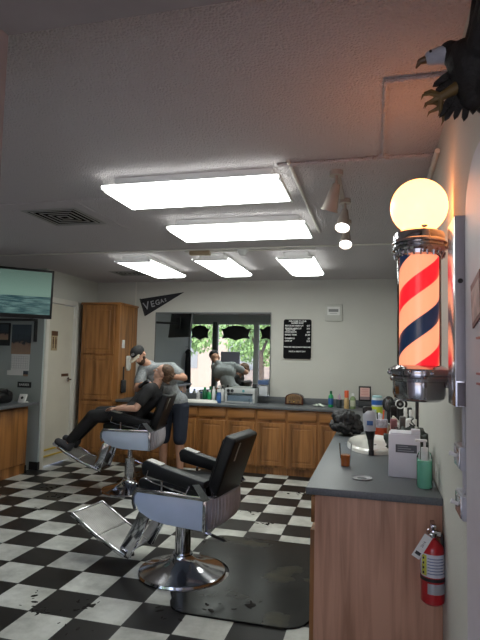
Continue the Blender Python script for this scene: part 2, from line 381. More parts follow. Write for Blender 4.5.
# surface conduit
cond = MB().tube([(-.56, 2.95, ZC-.012), (.035, 2.95, ZC-.012), (XR, 2.95, ZC-.012)], .012)
cond.tube([(.035, 2.95, ZC-.012), (.035, 2.12, ZC-.012), (.28, 2.12, ZC-.012)], .009).cyl((.035, 2.95, ZC-.03), (.035, 2.95, ZC), .035)
tag(cond.build('ceiling_conduit', M_CEIL), 'thin painted conduit with a T joint running across the ceiling beside the eagle', 'conduit')
tag(MB().tube([(-.49, 2.9, ZC-.010), (-.49, 4.62, ZC-.010)], .011).build('ceiling_conduit', M_TRIM), 'short straight conduit along the right ends of the two crosswise ceiling lights', 'conduit')
tag(MB().tube([(XR-.012, 2.75, 2.60), (XR-.012, 7.45, 2.60)], .014).build('wall_conduit', M_TRIM), 'pale conduit along the top of the right wall above the barber pole', 'conduit')
tag(MB().tube([(-2.0, 5.30, ZC-.012), (-.6, 5.30, ZC-.012)], .009).build('ceiling_conduit', M_TRIM), 'thin white conduit running between the lengthwise lights at their near ends', 'conduit')
tag(MB().box(-1.95, -1.72, 5.27, 5.34, ZC-.05, ZC, .01).build('junction_box', mat('tan_metal', (.35, .27, .16), .5)), 'small tan box on the ceiling at the near end of the middle lengthwise light', 'junction box')
tag(MB().lathe([(0, -.06), (.03, -.06), (.045, -.03), (.06, -.02), (.06, 0)], (-1.36, 5.30, ZC), 20).build('ceiling_fitting', M_WHITE), 'round white ceiling fitting between the middle and right lengthwise lights', 'ceiling fitting')

# track spotlights
M_SPOT = mat('tan_spot_enamel', (.36, .31, .27), .45)
M_SPOTL = mat('lit_spot_lamp', (.9, .9, .9), .3, emis=(1, .95, .9), estr=7)
M_SPOTO = mat('spot_reflector', (.5, .48, .45), .3)
def spot(x, y, ztip, dx, dy, lit, label):
    t = thing('spotlight', label, 'spotlight', (x, y, ZC), 0, 'spotlights along the ceiling')
    MB().cyl((x, y, ZC), (x, y, ZC-.03), .04).tube([(x, y, ZC-.03), (x, y, ZC-.09)], .009).build('mount', M_SPOT, t, True)
    d = Vector((dx, dy, -1)).normalized(); a = Vector((x, y, ZC-.09)); L = .155
    b = a+d*L
    MB().cyl(a-d*.01, a+d*.05, .022, .034, 24).cyl(a+d*.05, b, .034, .05, 24, cap=False).cyl(b-d*.01, b, .052, .052, 24, cap=False).build('lamp_head', M_SPOT, t, True)
    MB().sph(b-d*.022, .044, 20, (1, 1, .35), d.to_track_quat('Z', 'Y').to_matrix().to_4x4()).build('bulb', M_SPOTL if lit else M_SPOTO, t, True)
spot(-.235, 3.14, 0, -.30, .25, False, 'unlit tan spotlight, nearest of the three on the ceiling')
spot(-.215, 3.72, 0, -.10, -.55, True, 'lit tan spotlight in the middle of the three on the ceiling')
spot(-.235, 4.30, 0, -.02, -.65, True, 'lit tan spotlight farthest back of the three on the ceiling')
tag(MB().box(-.245, -.215, 3.2, 4.4, ZC-.012, ZC, .003).build('lighting_track', M_SPOT), 'narrow tan track on the ceiling holding the spotlights', 'lighting track')

# ------------------------------------------------------------------ cabinets
def raised_door(name, x0, x1, z0, z1, y, t, m=M_OAK, M=None):
    """door face at y (toward -Y), 18 mm thick with frame, groove and raised field"""
    mb = MB(); s = .05
    mb.box(x0, x1, y+.004, y+.02, z0, z1, 0, M=M)
    for a, b_, c, d_ in ((x0, x0+s, z0, z1), (x1-s, x1, z0, z1), (x0+s, x1-s, z0, z0+s), (x0+s, x1-s, z1-s, z1)):
        mb.box(a, b_, y-.004, y+.006, c, d_, .002, 1, M=M)
    if x1-x0 > 2*s+.05 and z1-z0 > 2*s+.05: mb.box(x0+s+.018, x1-s-.018, y-.003, y+.006, z0+s+.018, z1-s-.018, .006, 1, M=M)
    return mb
YF = 6.90
labs = ['oak base cabinet beside the tall oak cabinet, behind the reclined customer', 'oak base cabinet behind the standing barber',
        'oak base cabinet under the white sink in the back counter', 'oak base cabinet under the row of bottles left of the blue can',
        'oak base cabinet under the clear display case on the back counter', 'oak base cabinet below the blue topped acrylic stand',
        'oak base cabinet directly under the brown radio', 'oak base cabinet under the crumpled white towel, nearest the right counter']
for i in range(8):
    x0 = -3.585+i*.41; x1 = x0+.41
    t = thing('base_cabinet', labs[i], 'cabinet', ((x0+x1)/2, 7.2, 0), 0, 'oak base cabinets along the back wall')
    MB().box(x0+.001, x1-.001, YF+.02, YB-.001, .10, .862).box(x0+.001, x1-.001, YF+.07, YB-.01, 0, .10).build('cabinet_body', M_OAK, t, True)
    raised_door('d', x0+.02, x1-.02, .13, .68, YF, t).build('door', M_OAK, t, True)
    MB().box(x0+.02, x1-.02, YF-.002, YF+.018, .715, .845, .006).build('drawer', M_OAKX, t, True)
w = MB().box(-3.585, XR-.001, 6.865, YB-.001, .863, .90, .006).box(-3.585, XR-.001, YB-.02, YB-.002, .90, .985, .003)
w2 = MB().box(-.335, XR-.001, 2.67, 6.8645, .863, .90, .006)
tag(w.build('countertop', M_LAM), 'long dark grey laminate countertop with backsplash along the back wall', 'countertop')
tag(w2.build('countertop', M_LAM), 'dark grey laminate countertop running toward the camera along the right wall', 'countertop')
# right run of cabinets; doors face -X, oak veneer end panel faces the camera
RX = Matrix(((0, 1, 0, 0), (1, 0, 0, 0), (0, 0, 1, 0), (0, 0, 0, 1)))   # swaps x and y
rl = ['oak base cabinet with a broad veneer end panel beside the fire extinguisher', 'oak base cabinet under the white shampoo bowl in the right counter',
      'oak base cabinet under the clutter of the right counter', 'oak corner base cabinet where the right counter meets the back one']
for i in range(4):
    y0 = 2.70+i*1.038; y1 = y0+1.038
    t = thing('base_cabinet', rl[i], 'cabinet', (0, (y0+y1)/2, 0), 0, 'oak base cabinets along the right wall')
    MB().box(-.288, XR-.002, y0+.012, y1-.001, .10, .862).box(-.22, XR-.002, y0+.012, y1-.001, 0, .10).build('cabinet_body', M_OAK, t, True)
    for k in range(2):
        a = y0+.02+k*.51
        raised_door('d', a, a+.48, .13, .68, -.31, t, M=RX).build('door', M_OAK, t, True)
        MB().box(-.312, -.292, a, a+.48, .715, .845, .006).build('drawer', M_OAKX, t, True)
    if i == 0: MB().box(-.29, XR-.002, 2.695, 2.712, 0, .862, .001).build('end_panel', M_PANEL, t, True)
# tall cabinet
tc = thing('tall_cabinet', 'tall oak cabinet with two stacked raised doors, left of the barber', 'cabinet', (-3.9, 7.2, 0))
x0, x1 = -4.20, -3.59
MB().box(x0, x1, 6.92, YB-.002, .10, 2.26).box(x0, x1, 6.98, YB-.01, 0, .10).build('cabinet_body', M_OAK, tc, True)
MB().box(x0-.01, x1+.02, 6.885, YB-.002, 2.26, 2.29, .006).build('crown', M_OAKX, tc, True)
for z0, z1 in ((1.545, 2.245), (.885, 1.515), (.13, .855)):
    raised_door('d', x0+.02, x1-.075, z0, z1, 6.90, tc).build('door', M_OAK, tc, True)
# things on the side of the tall cabinet
XS = -3.589
tag(MB().box(XS, XS+.008, 7.01, 7.09, 1.63, 1.75, .003).box(XS+.008, XS+.012, 7.035, 7.065, 1.70, 1.73).box(XS+.008, XS+.012, 7.035, 7.065, 1.65, 1.68).build('wall_outlet', M_WHITE), 'white outlet plate on the side of the tall oak cabinet', 'outlet')
tw = MB().box(XS+.004, XS+.03, 7.14, 7.28, 1.32, 1.52, .012).box(XS+.004, XS+.04, 7.16, 7.24, 1.30, 1.50, .012)
tag(tw.build('hand_towel', mat('white_terry', (.6, .58, .54), .95, bump=.5, bscale=120)), 'small white towel hanging on the side of the tall oak cabinet', 'towel')
br = thing('hanging_brush', 'black long-handled brush hanging on the side of the tall oak cabinet', 'brush', (XS+.02, 7.06, .98))
MB().box(XS+.006, XS+.045, 6.995, 7.125, .98, 1.17, .02, 3).build('brush_head', M_BLACK, br, True)
MB().cyl((XS+.02, 7.06, 1.15), (XS+.02, 7.06, 1.36), .012, .009).build('handle', M_BLACK, br, True)

# left counter (recess) and its things
lc = thing('base_cabinet', 'oak base cabinet at the left edge below the wall television', 'cabinet', (-4.65, 4.6, 0))
MB().box(XL+.002, -4.335, 3.2, 5.95, .0, .862).build('cabinet_body', M_OAK, lc, True)
for k in range(5): MB().box(-4.335, -4.315, 3.22+k*.545, 3.22+k*.545+.52, .13, .83, .004).build('door', M_OAK, lc, True)
MB().box(-4.335, -4.322, 5.93, 5.95, .0, .10).build('toe_kick', M_BLACK, lc, True)
tag(MB().box(XL+.002, -4.20, 3.15, 5.98, .863, .90, .006).build('countertop', M_LAM), 'short dark countertop on the left with a black bag on it', 'countertop')
bg = thing('black_bag', 'black rounded bag at the left edge on the short left counter', 'bag', (-4.55, 5.48, .90))
MB().box(-4.72, -4.38, 5.22, 5.74, .901, 1.06, .06, 3).box(-4.66, -4.42, 5.3, 5.66, 1.0, 1.085, .04, 3).build('bag_body', M_VINYL, bg, True)
MB().tube([(-4.38, 5.34, 1.0), (-4.36, 5.40, 1.08), (-4.36, 5.56, 1.08), (-4.38, 5.62, 1.0)], .010).build('handle', M_BLACK, bg, True)
cr = thing('card_reader', 'white square stand with a round black dot on the left counter', 'card reader', (-4.33, 5.80, .90))
K = Matrix.Translation((-4.33, 5.80, .903)) @ Matrix.Rotation(math.radians(-22), 4, 'X')
MB().box(-.055, .055, -.01, .01, 0, .11, .008, M=K).box(-.05, .05, -.01, .07, -.0, .012, .004, M=Matrix.Translation((-4.33, 5.80, .901))).build('stand', M_WHITE, cr, True)
MB().prism(roundrect(.036, .036, .0179), K @ Matrix(((1, 0, 0, 0), (0, 0, -1, 0), (0, 1, 0, .058), (0, 0, 0, 1))), .0101, .013).build('dot', M_BLACK, cr, True)

# niche wall: calendar, frame, sign
YN = YC-.001
cal = thing('wall_calendar', 'wall calendar with a desert photo above a white grid, under the television', 'calendar', (-4.64, YN, 1.28))
def photo_mat():
    m, nt, b = new_mat('landscape_photo'); tc = nt.nodes.new('ShaderNodeTexCoord'); sp = nt.nodes.new('ShaderNodeSeparateXYZ'); nt.links.new(tc.outputs['Generated'], sp.inputs[0])
    n = nt.nodes.new('ShaderNodeTexNoise'); n.inputs['Scale'].default_value = 5; n.inputs['Detail'].default_value = 6; nt.links.new(tc.outputs['Generated'], n.inputs['Vector'])
    a = nt.nodes.new('ShaderNodeMath'); a.operation = 'MULTIPLY_ADD'; a.inputs[1].default_value = .6; nt.links.new(n.outputs['Fac'], a.inputs[0]); nt.links.new(sp.outputs['Z'], a.inputs[2])
    r = nt.nodes.new('ShaderNodeValToRGB'); e = r.color_ramp.elements; e[0].position = .2; e[0].color = (.36, .24, .16, 1); e[1].position = 1.1; e[1].color = (.05, .07, .09, 1)
    x = e.new(.62); x.color = (.30, .19, .14, 1); x = e.new(.72); x.color = (.03, .035, .045, 1)
    nt.links.new(a.outputs[0], r.inputs[0]); nt.links.new(r.outputs[0], b.inputs['Base Color']); return m
M_PHOTO = photo_mat()
MB().box(-4.79, -4.49, YN-.006, YN, 1.51, 1.91).build('picture', M_PHOTO, cal, True)
g = MB().box(-4.78, -4.50, YN-.004, YN, 1.29, 1.508).box(-4.83, -4.585, YN-.012, YN-.004, 1.225, 1.29)
g.build('date_grid', M_PAPER, cal, True)
g = MB()
for i in range(8): g.box(-4.77+i*.036, -4.768+i*.036, YN-.0055, YN-.004, 1.32, 1.48)
for i in range(6): g.box(-4.77, -4.518, YN-.0055, YN-.004, 1.32+i*.032, 1.322+i*.032)
g.build('grid_lines', mat('light_ink', (.3, .3, .32), .8), cal, True)
MB().box(-4.58, -4.51, YN-.008, YN, 1.215, 1.285).build('photo_patch', M_PHOTO, cal, True)
pf = thing('framed_picture', 'dark framed picture at the left edge beside the calendar', 'picture', (-4.9, YN, 1.62))
MB().box(XL+.012, -4.815, YN-.02, YN, 1.62, 1.93, .004).build('frame', M_BLACK, pf, True)
MB().box(XL+.03, -4.835, YN-.023, YN-.02, 1.70, 1.91).build('picture', M_PHOTO, pf, True)
sh = MB().box(XL+.005, -4.40, 6.03, YN, 1.955, 1.985, .003).box(-4.42, -4.40, 6.10, YN, 1.68, 1.955)
tag(sh.build('wall_shelf', M_BLACK), 'narrow black shelf with a bracket under the television', 'shelf')
ns = thing('name_sign', 'small black sign with white letters below the calendar', 'sign', (-4.56, YN, 1.07))
MB().box(-4.66, -4.45, YN-.008, YN, 1.065, 1.14, .002).build('sign_plate', M_BLACK, ns, True)
MB().text('BARBER', .045, onwall(-4.555, YN-.009, 1.102)).build('lettering', M_WHITE, ns, True)

# television on a swivel arm
def tv_mat():
    m, nt, b = new_mat('tv_picture'); tc = nt.nodes.new('ShaderNodeTexCoord'); mp = nt.nodes.new('ShaderNodeMapping'); mp.inputs['Scale'].default_value = (3, 1, 14)
    nt.links.new(tc.outputs['Generated'], mp.inputs[0]); sp = nt.nodes.new('ShaderNodeSeparateXYZ'); nt.links.new(tc.outputs['Generated'], sp.inputs[0])
    n = nt.nodes.new('ShaderNodeTexNoise'); n.inputs['Scale'].default_value = 2.2; n.inputs['Detail'].default_value = 5; nt.links.new(mp.outputs[0], n.inputs['Vector'])
    r1 = nt.nodes.new('ShaderNodeValToRGB'); r1.color_ramp.elements[0].position = .35; r1.color_ramp.elements[1].position = .7
    r1.color_ramp.elements[0].color = (.02, .07, .08, 1); r1.color_ramp.elements[1].color = (.16, .28, .26, 1); nt.links.new(n.outputs['Fac'], r1.inputs[0])
    r2 = nt.nodes.new('ShaderNodeValToRGB'); r2.color_ramp.elements[0].color = (.20, .33, .27, 1); r2.color_ramp.elements[1].color = (.10, .17, .14, 1)
    r2.color_ramp.elements[0].position = .5; nt.links.new(sp.outputs['Z'], r2.inputs[0])
    gt = nt.nodes.new('ShaderNodeMath'); gt.operation = 'GREATER_THAN'; gt.inputs[1].default_value = .42; nt.links.new(sp.outputs['Z'], gt.inputs[0])
    mx = nt.nodes.new('ShaderNodeMix'); mx.data_type = 'RGBA'; nt.links.new(gt.outputs[0], mx.inputs['Factor']); nt.links.new(r1.outputs[0], mx.inputs['A']); nt.links.new(r2.outputs[0], mx.inputs['B'])
    b.inputs['Base Color'].default_value = (.01, .01, .01, 1); b.inputs['Roughness'].default_value = .25
    nt.links.new(mx.outputs['Result'], b.inputs['Emission Color']); b.inputs['Emission Strength'].default_value = .38
    return m
tvx, tvy = -3.89, 4.90; ta = math.atan2(.60, .68)
tv = thing('television', 'flat television showing a seascape, hung high on the left wall', 'television', (tvx, tvy, 1.915), ta)
TL = Matrix.Rotation(math.radians(7), 4, 'X')
MB().box(-.455, .455, -.02, .025, 0, .545, .006, M=TL).build('bezel', M_BLACK, tv)
MB().box(-.43, .43, -.0215, -.019, .045, .52, M=TL).build('screen', tv_mat(), tv)
rk = MB().prism([(-.43, .20), (-.36, .19), (-.31, .24), (-.28, .31), (-.34, .40), (-.38, .42), (-.43, .38)], TL @ Matrix(((1, 0, 0, 0), (0, 0, -1, 0), (0, 1, 0, 0), (0, 0, 0, 1))), .0217, .0225)
rk.build('screen_detail', mat('tv_rock', (.02, .02, .02), .4, emis=(.35, .24, .17), estr=.38), tv)
a = MB(); a.tube([(-.0, .03, .28), (.0, .16, .28)], .02)
a.box(-.12, .12, .025, .05, .16, .40, .004)
a.build('mount_plate', M_BLACK, tv)
ar = MB().tube([tuple(WM[tv] @ Vector((0, .15, .28))), (-4.45, 5.42, 2.195), (-4.985, 5.2, 2.195)], .022).box(-4.998, -4.97, 5.08, 5.32, 2.07, 2.32, .004)
ar.build('mount_arm', M_BLACK, tv, True)

# ------------------------------------------------------------------ back wall things
mir = thing('wall_mirror', 'large frameless mirror on the back wall above the counter', 'mirror', (-2.37, YB-.003, .99))
M_MIR = mat('mirror_silver', (.86, .89, .87), .0, 1, var=0)
MB().box(-3.28, -1.475, YB-.008, YB-.002, .988, 2.195).build('glass', M_MIR, mir, True)
MB().box(-3.285, -1.47, YB-.0105, YB-.008, 2.178, 2.198).box(-3.285, -3.272, YB-.0105, YB-.008, .99, 2.18).box(-1.483, -1.47, YB-.0105, YB-.008, .99, 2.18).build('edge_clip', mat('mirror_edge', (.12, .13, .13), .4), mir, True)

mb_ = thing('menu_board', 'black letter board listing prices in white on the back wall', 'letter board', (-1.085, YB-.01, 1.53))
bx, bz, bw, bh = -1.085, 1.815, .40, .565
MB().prism(roundrect(bw+.012, bh+.012, .03), onwall(bx, YB-.001, bz-.004), 0, .014).build('backing_frame', M_TRIM, mb_, True)
MB().prism(roundrect(bw, bh, .028), onwall(bx, YB-.014, bz), 0, .012).build('letter_board', mat('black_letter_felt', (.008, .008, .009), .9, spec=.1), mb_, True)
tx = MB(); yf = YB-.0265
def line(s, x, z, size=.030, al='LEFT'): tx.text(s, size, onwall(x, yf, z), .0005, al, .0009)
line('WELCOME TO OUR', bx, bz+.255, .028, 'CENTER'); line('BARBER SHOP', bx, bz+.228, .028, 'CENTER')
for s, pz, zz in (('REGULAR HAIRCUT', '$17', .19), ('SENIOR HAIRCUT', '$15', .15), ('  FLAT TOP', '', .127), ('FACE SHAVE', '$20', .10), ('BEARD TRIM', '$5.00', .06), ('SHAMPOO', '$5', .008), ('LINE UP', '$10', -.028)):
    line(s, bx-.18, bz+zz); line(pz, bx+.18, bz+zz, .030, 'RIGHT') if pz else None
line('WALK INS ARE ALWAYS WELCOME', bx, bz-.115, .024, 'CENTER'); line('HAVE A GREAT DAY', bx, bz-.178, .026, 'CENTER')
tx.build('letters', M_WHITE, mb_, True)

th = thing('wall_sign', 'small square white framed notice on the back wall, right of the letter board', 'notice', (-.575, YB-.01, 2.09))
MB().box(-.70, -.455, YB-.025, YB-.001, 2.075, 2.315, .006).build('frame', mat('grey_white_frame', (.50, .50, .46), .5), th, True)
MB().box(-.665, -.49, YB-.028, YB-.025, 2.16, 2.28).build('card', M_PAPER, th, True)
MB().box(-.645, -.51, YB-.0295, YB-.028, 2.205, 2.245).box(-.63, -.525, YB-.0295, YB-.028, 2.18, 2.185).build('print', mat('grey_ink', (.22, .22, .22), .6), th, True)

pn = thing('pennant', 'black triangular felt pennant with grey lettering pinned above the mirror', 'pennant', (-3.2, YB-.004, 2.14))
P0, P1, P2 = (-3.555, 2.405), (-3.457, 2.140), (-2.83, 2.508)
flat = Matrix(((1, 0, 0, 0), (0, 0, -1, 0), (0, 1, 0, 0), (0, 0, 0, 1)))
MB().prism([P0, P1, P2], Matrix.Translation((0, YB-.002, 0)) @ flat, 0, .005).build('felt', mat('black_felt', (.02, .02, .024), .95), pn, True)
MB().prism([(-3.567, 2.408), (-3.545, 2.412), (-3.445, 2.146), (-3.467, 2.138)], Matrix.Translation((0, YB-.002, 0)) @ flat, .005, .008).build('header_band', M_BLACK, pn, True)
ang = math.radians(17)
t = MB(); 
for ch, s, dx in (('V', .17, .06), ('E', .135, .165), ('G', .11, .25), ('A', .085, .325), ('S', .065, .385)):
    ox, oz = -3.50, 2.275; t.text(ch, s, onwall(ox+dx*math.cos(ang), YB-.0085, oz+dx*math.sin(ang), ang), .0006, bold=.002)
t.build('lettering', mat('silver_ink', (.34, .34, .36), .6), pn, True)

# sink in back counter and rows of bottles
def bottle(name, label, cat, x, y, r, h, body, cap, group=None, z=.90, neck=.45, caph=.18, label_mat=None, pump=False):
    t = thing(name, label, cat, (x, y, z), 0, group)
    nh = h*(1-caph)
    MB().lathe([(0, .001), (r*.93, .001), (r, .008), (r, nh*.78), (r*.85, nh*.88), (r*neck, nh*.97), (r*neck, nh)], n=20).build('bottle_body', body, t)
    if pump:
        MB().cyl((0, 0, nh), (0, 0, nh+.02), r*.5).cyl((0, 0, nh+.02), (0, 0, h), r*.16, n=8).box(-.012, .012, -.045, .012, h-.014, h, .003).build('pump', cap, t)
    else: MB().lathe([(r*neck*1.15, nh), (r*neck*1.15, h-.006), (r*neck*.95, h), (0, h)], n=18).build('cap', cap, t)
    if label_mat: MB().lathe([(r*1.015, nh*.2), (r*1.03, nh*.22), (r*1.03, nh*.65), (r*1.015, nh*.67)], n=20).build('paper_label', label_mat, t)
    return t
C = lambda n, c, r=.35: mat(n, c, r, var=.04)
green = C('green_plastic', (.02, .30, .10)); blue = C('blue_plastic', (.03, .10, .30)); dkgreen = C('dark_green_glass', (.01, .12, .05))
orange = C('orange_plastic', (.75, .13, .05)); amber = C('tan_liquid', (.50, .34, .16)); olive = C('olive_liquid', (.22, .30, .14)); teal = C('teal_plastic', (.10, .32, .34))
pinkp = C('pink_plastic', (.55, .30, .42)); silver = C('silver_label', (.5, .5, .5)); tan = C('tan_plastic', (.5, .42, .3)); yel = C('yellow_label', (.55, .6, .08))
bs = thing('sink', 'low white sink rim set in the back counter below the mirror', 'sink', (-2.38, 7.05, .90))
MB().lathe([(.0, .006), (.8, .006), (.93, .022), (1.0, .028), (1.06, .018), (1.08, .001)], n=40, sc=(.265, .125)).build('basin', M_POR, bs)
rows = [(-2.72, 7.2, .030, .13, M_WHITE, blue, 'white bottle with a blue cap at the left end of the mirror shelf'),
        (-2.64, 7.10, .030, .10, blue, M_WHITE, 'short blue jar with a white lid beside the barber'),
        (-2.50, 7.33, .028, .15, silver, M_WHITE, 'grey bottle behind the left part of the white sink'),
        (-2.41, 7.36, .036, .19, dkgreen, green, 'dark green bottle with a bright green cap behind the sink'),
        (-2.34, 7.36, .030, .15, green, M_WHITE, 'green bottle with a white cap behind the sink'),
        (-2.27, 7.34, .026, .21, M_WHITE, M_WHITE, 'tall all-white bottle left of the tall black and white pair'),
        (-2.205, 7.38, .026, .22, M_BLACK, M_WHITE, 'tall black bottle with a white cap behind the sink'),
        (-2.14, 7.36, .028, .22, M_WHITE, M_BLACK, 'tall white bottle with a black cap behind the sink'),
        (-2.085, 7.445, .024, .18, olive, green, 'olive bottle left behind the blue spray can')]
for (x, y, r, h, bm_, cm, lb) in rows: bottle('bottle', lb, 'bottle', x, y, r, h, bm_, cm, 'bottles under the mirror')
cn = bottle('spray_can', 'blue aerosol can with a white cap beside the display case', 'can', -2.10, 7.04, .033, .185, blue, M_WHITE, neck=.8, caph=.2, label_mat=C('blue_label', (.05, .16, .42)))

dc = thing('display_case', 'clear acrylic case with round knobs standing under the mirror', 'case', (-1.86, 7.3, .90))
x0, x1, y0, y1 = -2.06, -1.63, 7.20, 7.42
MB().box(x0, x1, y0, y1, .901, .915).box(x0, x1, y0, y1, 1.03, 1.10, .003).box(x0, x0+.03, y0, y1, .915, 1.03).box(x1-.03, x1, y0, y1, .915, 1.03).build('case_body', mat('pale_grey_plastic', (.52, .54, .54), .3), dc, True)
MB().box(x0+.03, x1-.03, y0+.004, y0+.008, .915, 1.03).build('front_panel', M_ACRYL, dc, True)
MB().box(x0+.03, x1-.03, y0+.03, y1-.01, .917, 1.0, .004).build('drawer_insert', mat('blue_grey', (.25, .33, .38), .3), dc, True)
for k in range(2): MB().cyl((x0+.05+k*.055, y0, 1.065), (x0+.05+k*.055, y0-.014, 1.065), .022).build('knob', M_BLACK, dc, True)
MB().cyl((x0+.27, y0, 1.065), (x0+.27, y0-.012, 1.065), .018).build('knob', teal, dc, True)
st = thing('product_stand', 'clear acrylic stand with a blue top card at the right end of the mirror', 'stand', (-1.53, 7.33, .90))
a = MB()
for dx in (-.075, .07):
    for dy in (-.06, .06): a.box(-1.53+dx, -1.53+dx+.006, 7.33+dy, 7.33+dy+.006, .901, 1.22)
a.box(-1.605, -1.454, 7.27, 7.396, 1.0, 1.005).box(-1.605, -1.454, 7.27, 7.396, .901, .906)
a.build('rack', M_ACRYL, st, True)
MB().box(-1.60, -1.46, 7.268, 7.39, 1.16, 1.22, .004).build('blue_top', mat('blue_card', (.06, .11, .24), .5), st, True)
MB().box(-1.59, -1.47, 7.29, 7.38, 1.005, 1.15, .01).build('product_box', mat('pale_box', (.55, .57, .6), .5), st, True)
tag(MB().lathe([(0, .001), (.028, .001), (.033, .07)], (-1.66, 7.12, .90), 18, cap=False).build('small_cup', M_ACRYL), 'small clear cup in front of the display case', 'cup')
tag(MB().box(-1.72, -1.66, 7.44, 7.485, 1.10, 1.16, .006).box(-1.72, -1.66, 7.33, 7.485, 1.085, 1.10).build('small_box', M_BLACK), 'small black box against the mirror behind the display case', 'box')

# vintage radio
rd = thing('radio', 'vintage brown cathedral style radio on the back counter under the letter board', 'radio', (-1.085, 7.33, .90), 0)
arch = [(-.125, .001), (.125, .001), (.125, .095)]+[(.125*math.cos(a), .095+.062*math.sin(a)) for a in [PI*i/14 for i in range(1, 14)]]+[(-.125, .095)]
MB().prism(arch, Matrix.Translation((0, .05, 0)) @ flat, 0, .12, .006).build('case', mat('brown_bakelite', (.06, .018, .01), .25), rd)
arch2 = [(x*.82, .02+z*.80) for x, z in arch]
MB().prism(arch2, Matrix.Translation((0, -.068, 0)) @ flat, 0, .004).build('face', mat('tan_dial', (.20, .11, .045), .4), rd)
k = MB()
for i in range(7): k.box(-.075+i*.025, -.068+i*.025, -.078, -.071, .075, .118, .001)
k.cyl((0, -.072, .045), (0, -.088, .045), .020); k.cyl((-.06, -.072, .042), (-.06, -.086, .042), .012); k.cyl((.06, -.072, .042), (.06, -.086, .042), .012)
k.build('grille_and_knobs', mat('dark_bronze', (.05, .025, .012), .3), rd)
MB().cyl((0, -.085, .045), (0, -.092, .045), .012).build('dial_knob', mat('gold_knob', (.5, .32, .1), .3, .6), rd)

def crumple(name, label, cat, c, sx, sy, sz, m, seed, n=26):
    rnd = random.Random(seed); mb = MB()
    for i in range(n):
        a, rr = rnd.uniform(0, 2*PI), rnd.random()**.5
        r = rnd.uniform(.25, .5)*sz*(1.3-rr*.7)
        mb.sph((c[0]+sx*rr*math.cos(a), c[1]+sy*rr*math.sin(a), c[2]+r*.7+rnd.uniform(0, .5)*sz*(1-rr)), r, 10, (1+rnd.random()*1.2*sx/sz*.4, 1+rnd.random()*.8, .7), Matrix.Rotation(rnd.uniform(0, PI), 4, 'Z'))
    o = remesh(mb.build(name, m), max(.004, sz*.05), 2, label, cat, sz*.5)
    lo = min(v.co.z for v in o.data.vertices)+o.location.z
    o.data.transform(Matrix.Translation((0, 0, c[2]-lo))); return o
def remesh(o, vox, smooth, label=None, cat=None, rough=0):
    a = o.modifiers.new('r', 'REMESH'); a.mode = 'VOXEL'; a.voxel_size = vox; a.use_smooth_shade = True
    if smooth: b_ = o.modifiers.new('s', 'SMOOTH'); b_.iterations = smooth; b_.factor = .6
    if rough:
        tx_ = bpy.data.textures.new('folds', 'CLOUDS'); tx_.noise_scale = .045; dm = o.modifiers.new('d', 'DISPLACE'); dm.texture = tx_; dm.strength = rough; dm.mid_level = .45
    bpy.context.view_layer.update(); dg = bpy.context.evaluated_depsgraph_get(); me = bpy.data.meshes.new_from_object(o.evaluated_get(dg))
    o.modifiers.clear(); old = o.data; o.data = me; bpy.data.meshes.remove(old); me.name = o.name
    if not me.materials: pass
    if label: tag(o, label, cat)
    return o
crumple('towel', 'crumpled white towel with green marks on the back counter beside the radio', 'towel', (-.74, 7.20, .901), .095, .06, .035, mat('white_green_towel', (.62, .68, .60), .9, var=.3, vscale=30), 3)
bottle('bottle', 'bright green bottle with a dark blue band on the back counter, right of the radio', 'bottle', -.577, 7.18, .034, .215, green, dkgreen, label_mat=blue)
cp = thing('comb_jar', 'dark glass jar holding pink and purple combs on the back counter', 'jar', (-.465, 7.12, .90))
MB().lathe([(0, .001), (.034, .001), (.036, .11), (.033, .11), (.030, .01)], n=20).build('jar', mat('dark_jar', (.05, .06, .065), .2), cp)
for k, (dx, h_, mm) in enumerate(((-.012, .17, pinkp), (.006, .185, C('lilac_comb', (.4, .3, .5))), (.018, .16, pinkp))): MB().box(dx-.005, dx+.005, -.006, .004, .02, h_, .001).build('comb', mm, cp)
bottle('bottle', 'tan bottle with a big orange cap on the back counter', 'bottle', -.365, 7.06, .033, .235, amber, orange, neck=.75, caph=.38)
bottle('bottle', 'olive green bottle with a small white cap beside the orange capped one', 'bottle', -.285, 7.08, .036, .20, olive, M_WHITE, label_mat=C('pale_label', (.5, .52, .4)))
fx, fy = -.135, 7.38
fb = tag(MB().box(fx-.085, fx+.10, fy-.07, fy+.08, .901, .985, .003).build('storage_box', mat('charcoal_box', (.035, .037, .042), .5)), 'low charcoal box under the black framed certificate on the back counter', 'box')
fr = thing('framed_certificate', 'small black picture frame with a pink and white card on the back counter', 'picture frame', (fx, fy, .986))
MB().box(fx-.085, fx+.078, fy-.03, fy-.01, .986, 1.185, .004).build('frame', M_BLACK, fr, True)
MB().box(fx-.066, fx+.060, fy-.032, fy-.03, 1.045, 1.165).build('card', mat('pink_card', (.75, .46, .42), .6), fr, True)
MB().box(fx-.066, fx+.060, fy-.032, fy-.03, 1.005, 1.045).build('lower_card', mat('mauve_card', (.28, .20, .22), .6), fr, True)
ln = MB()
for i in range(4): ln.box(fx-.05+.01*(i % 2), fx+.045, fy-.0332, fy-.032, 1.07+i*.022, 1.075+i*.022)
ln.build('print', mat('faint_red_ink', (.6, .2, .2), .6), fr, True)

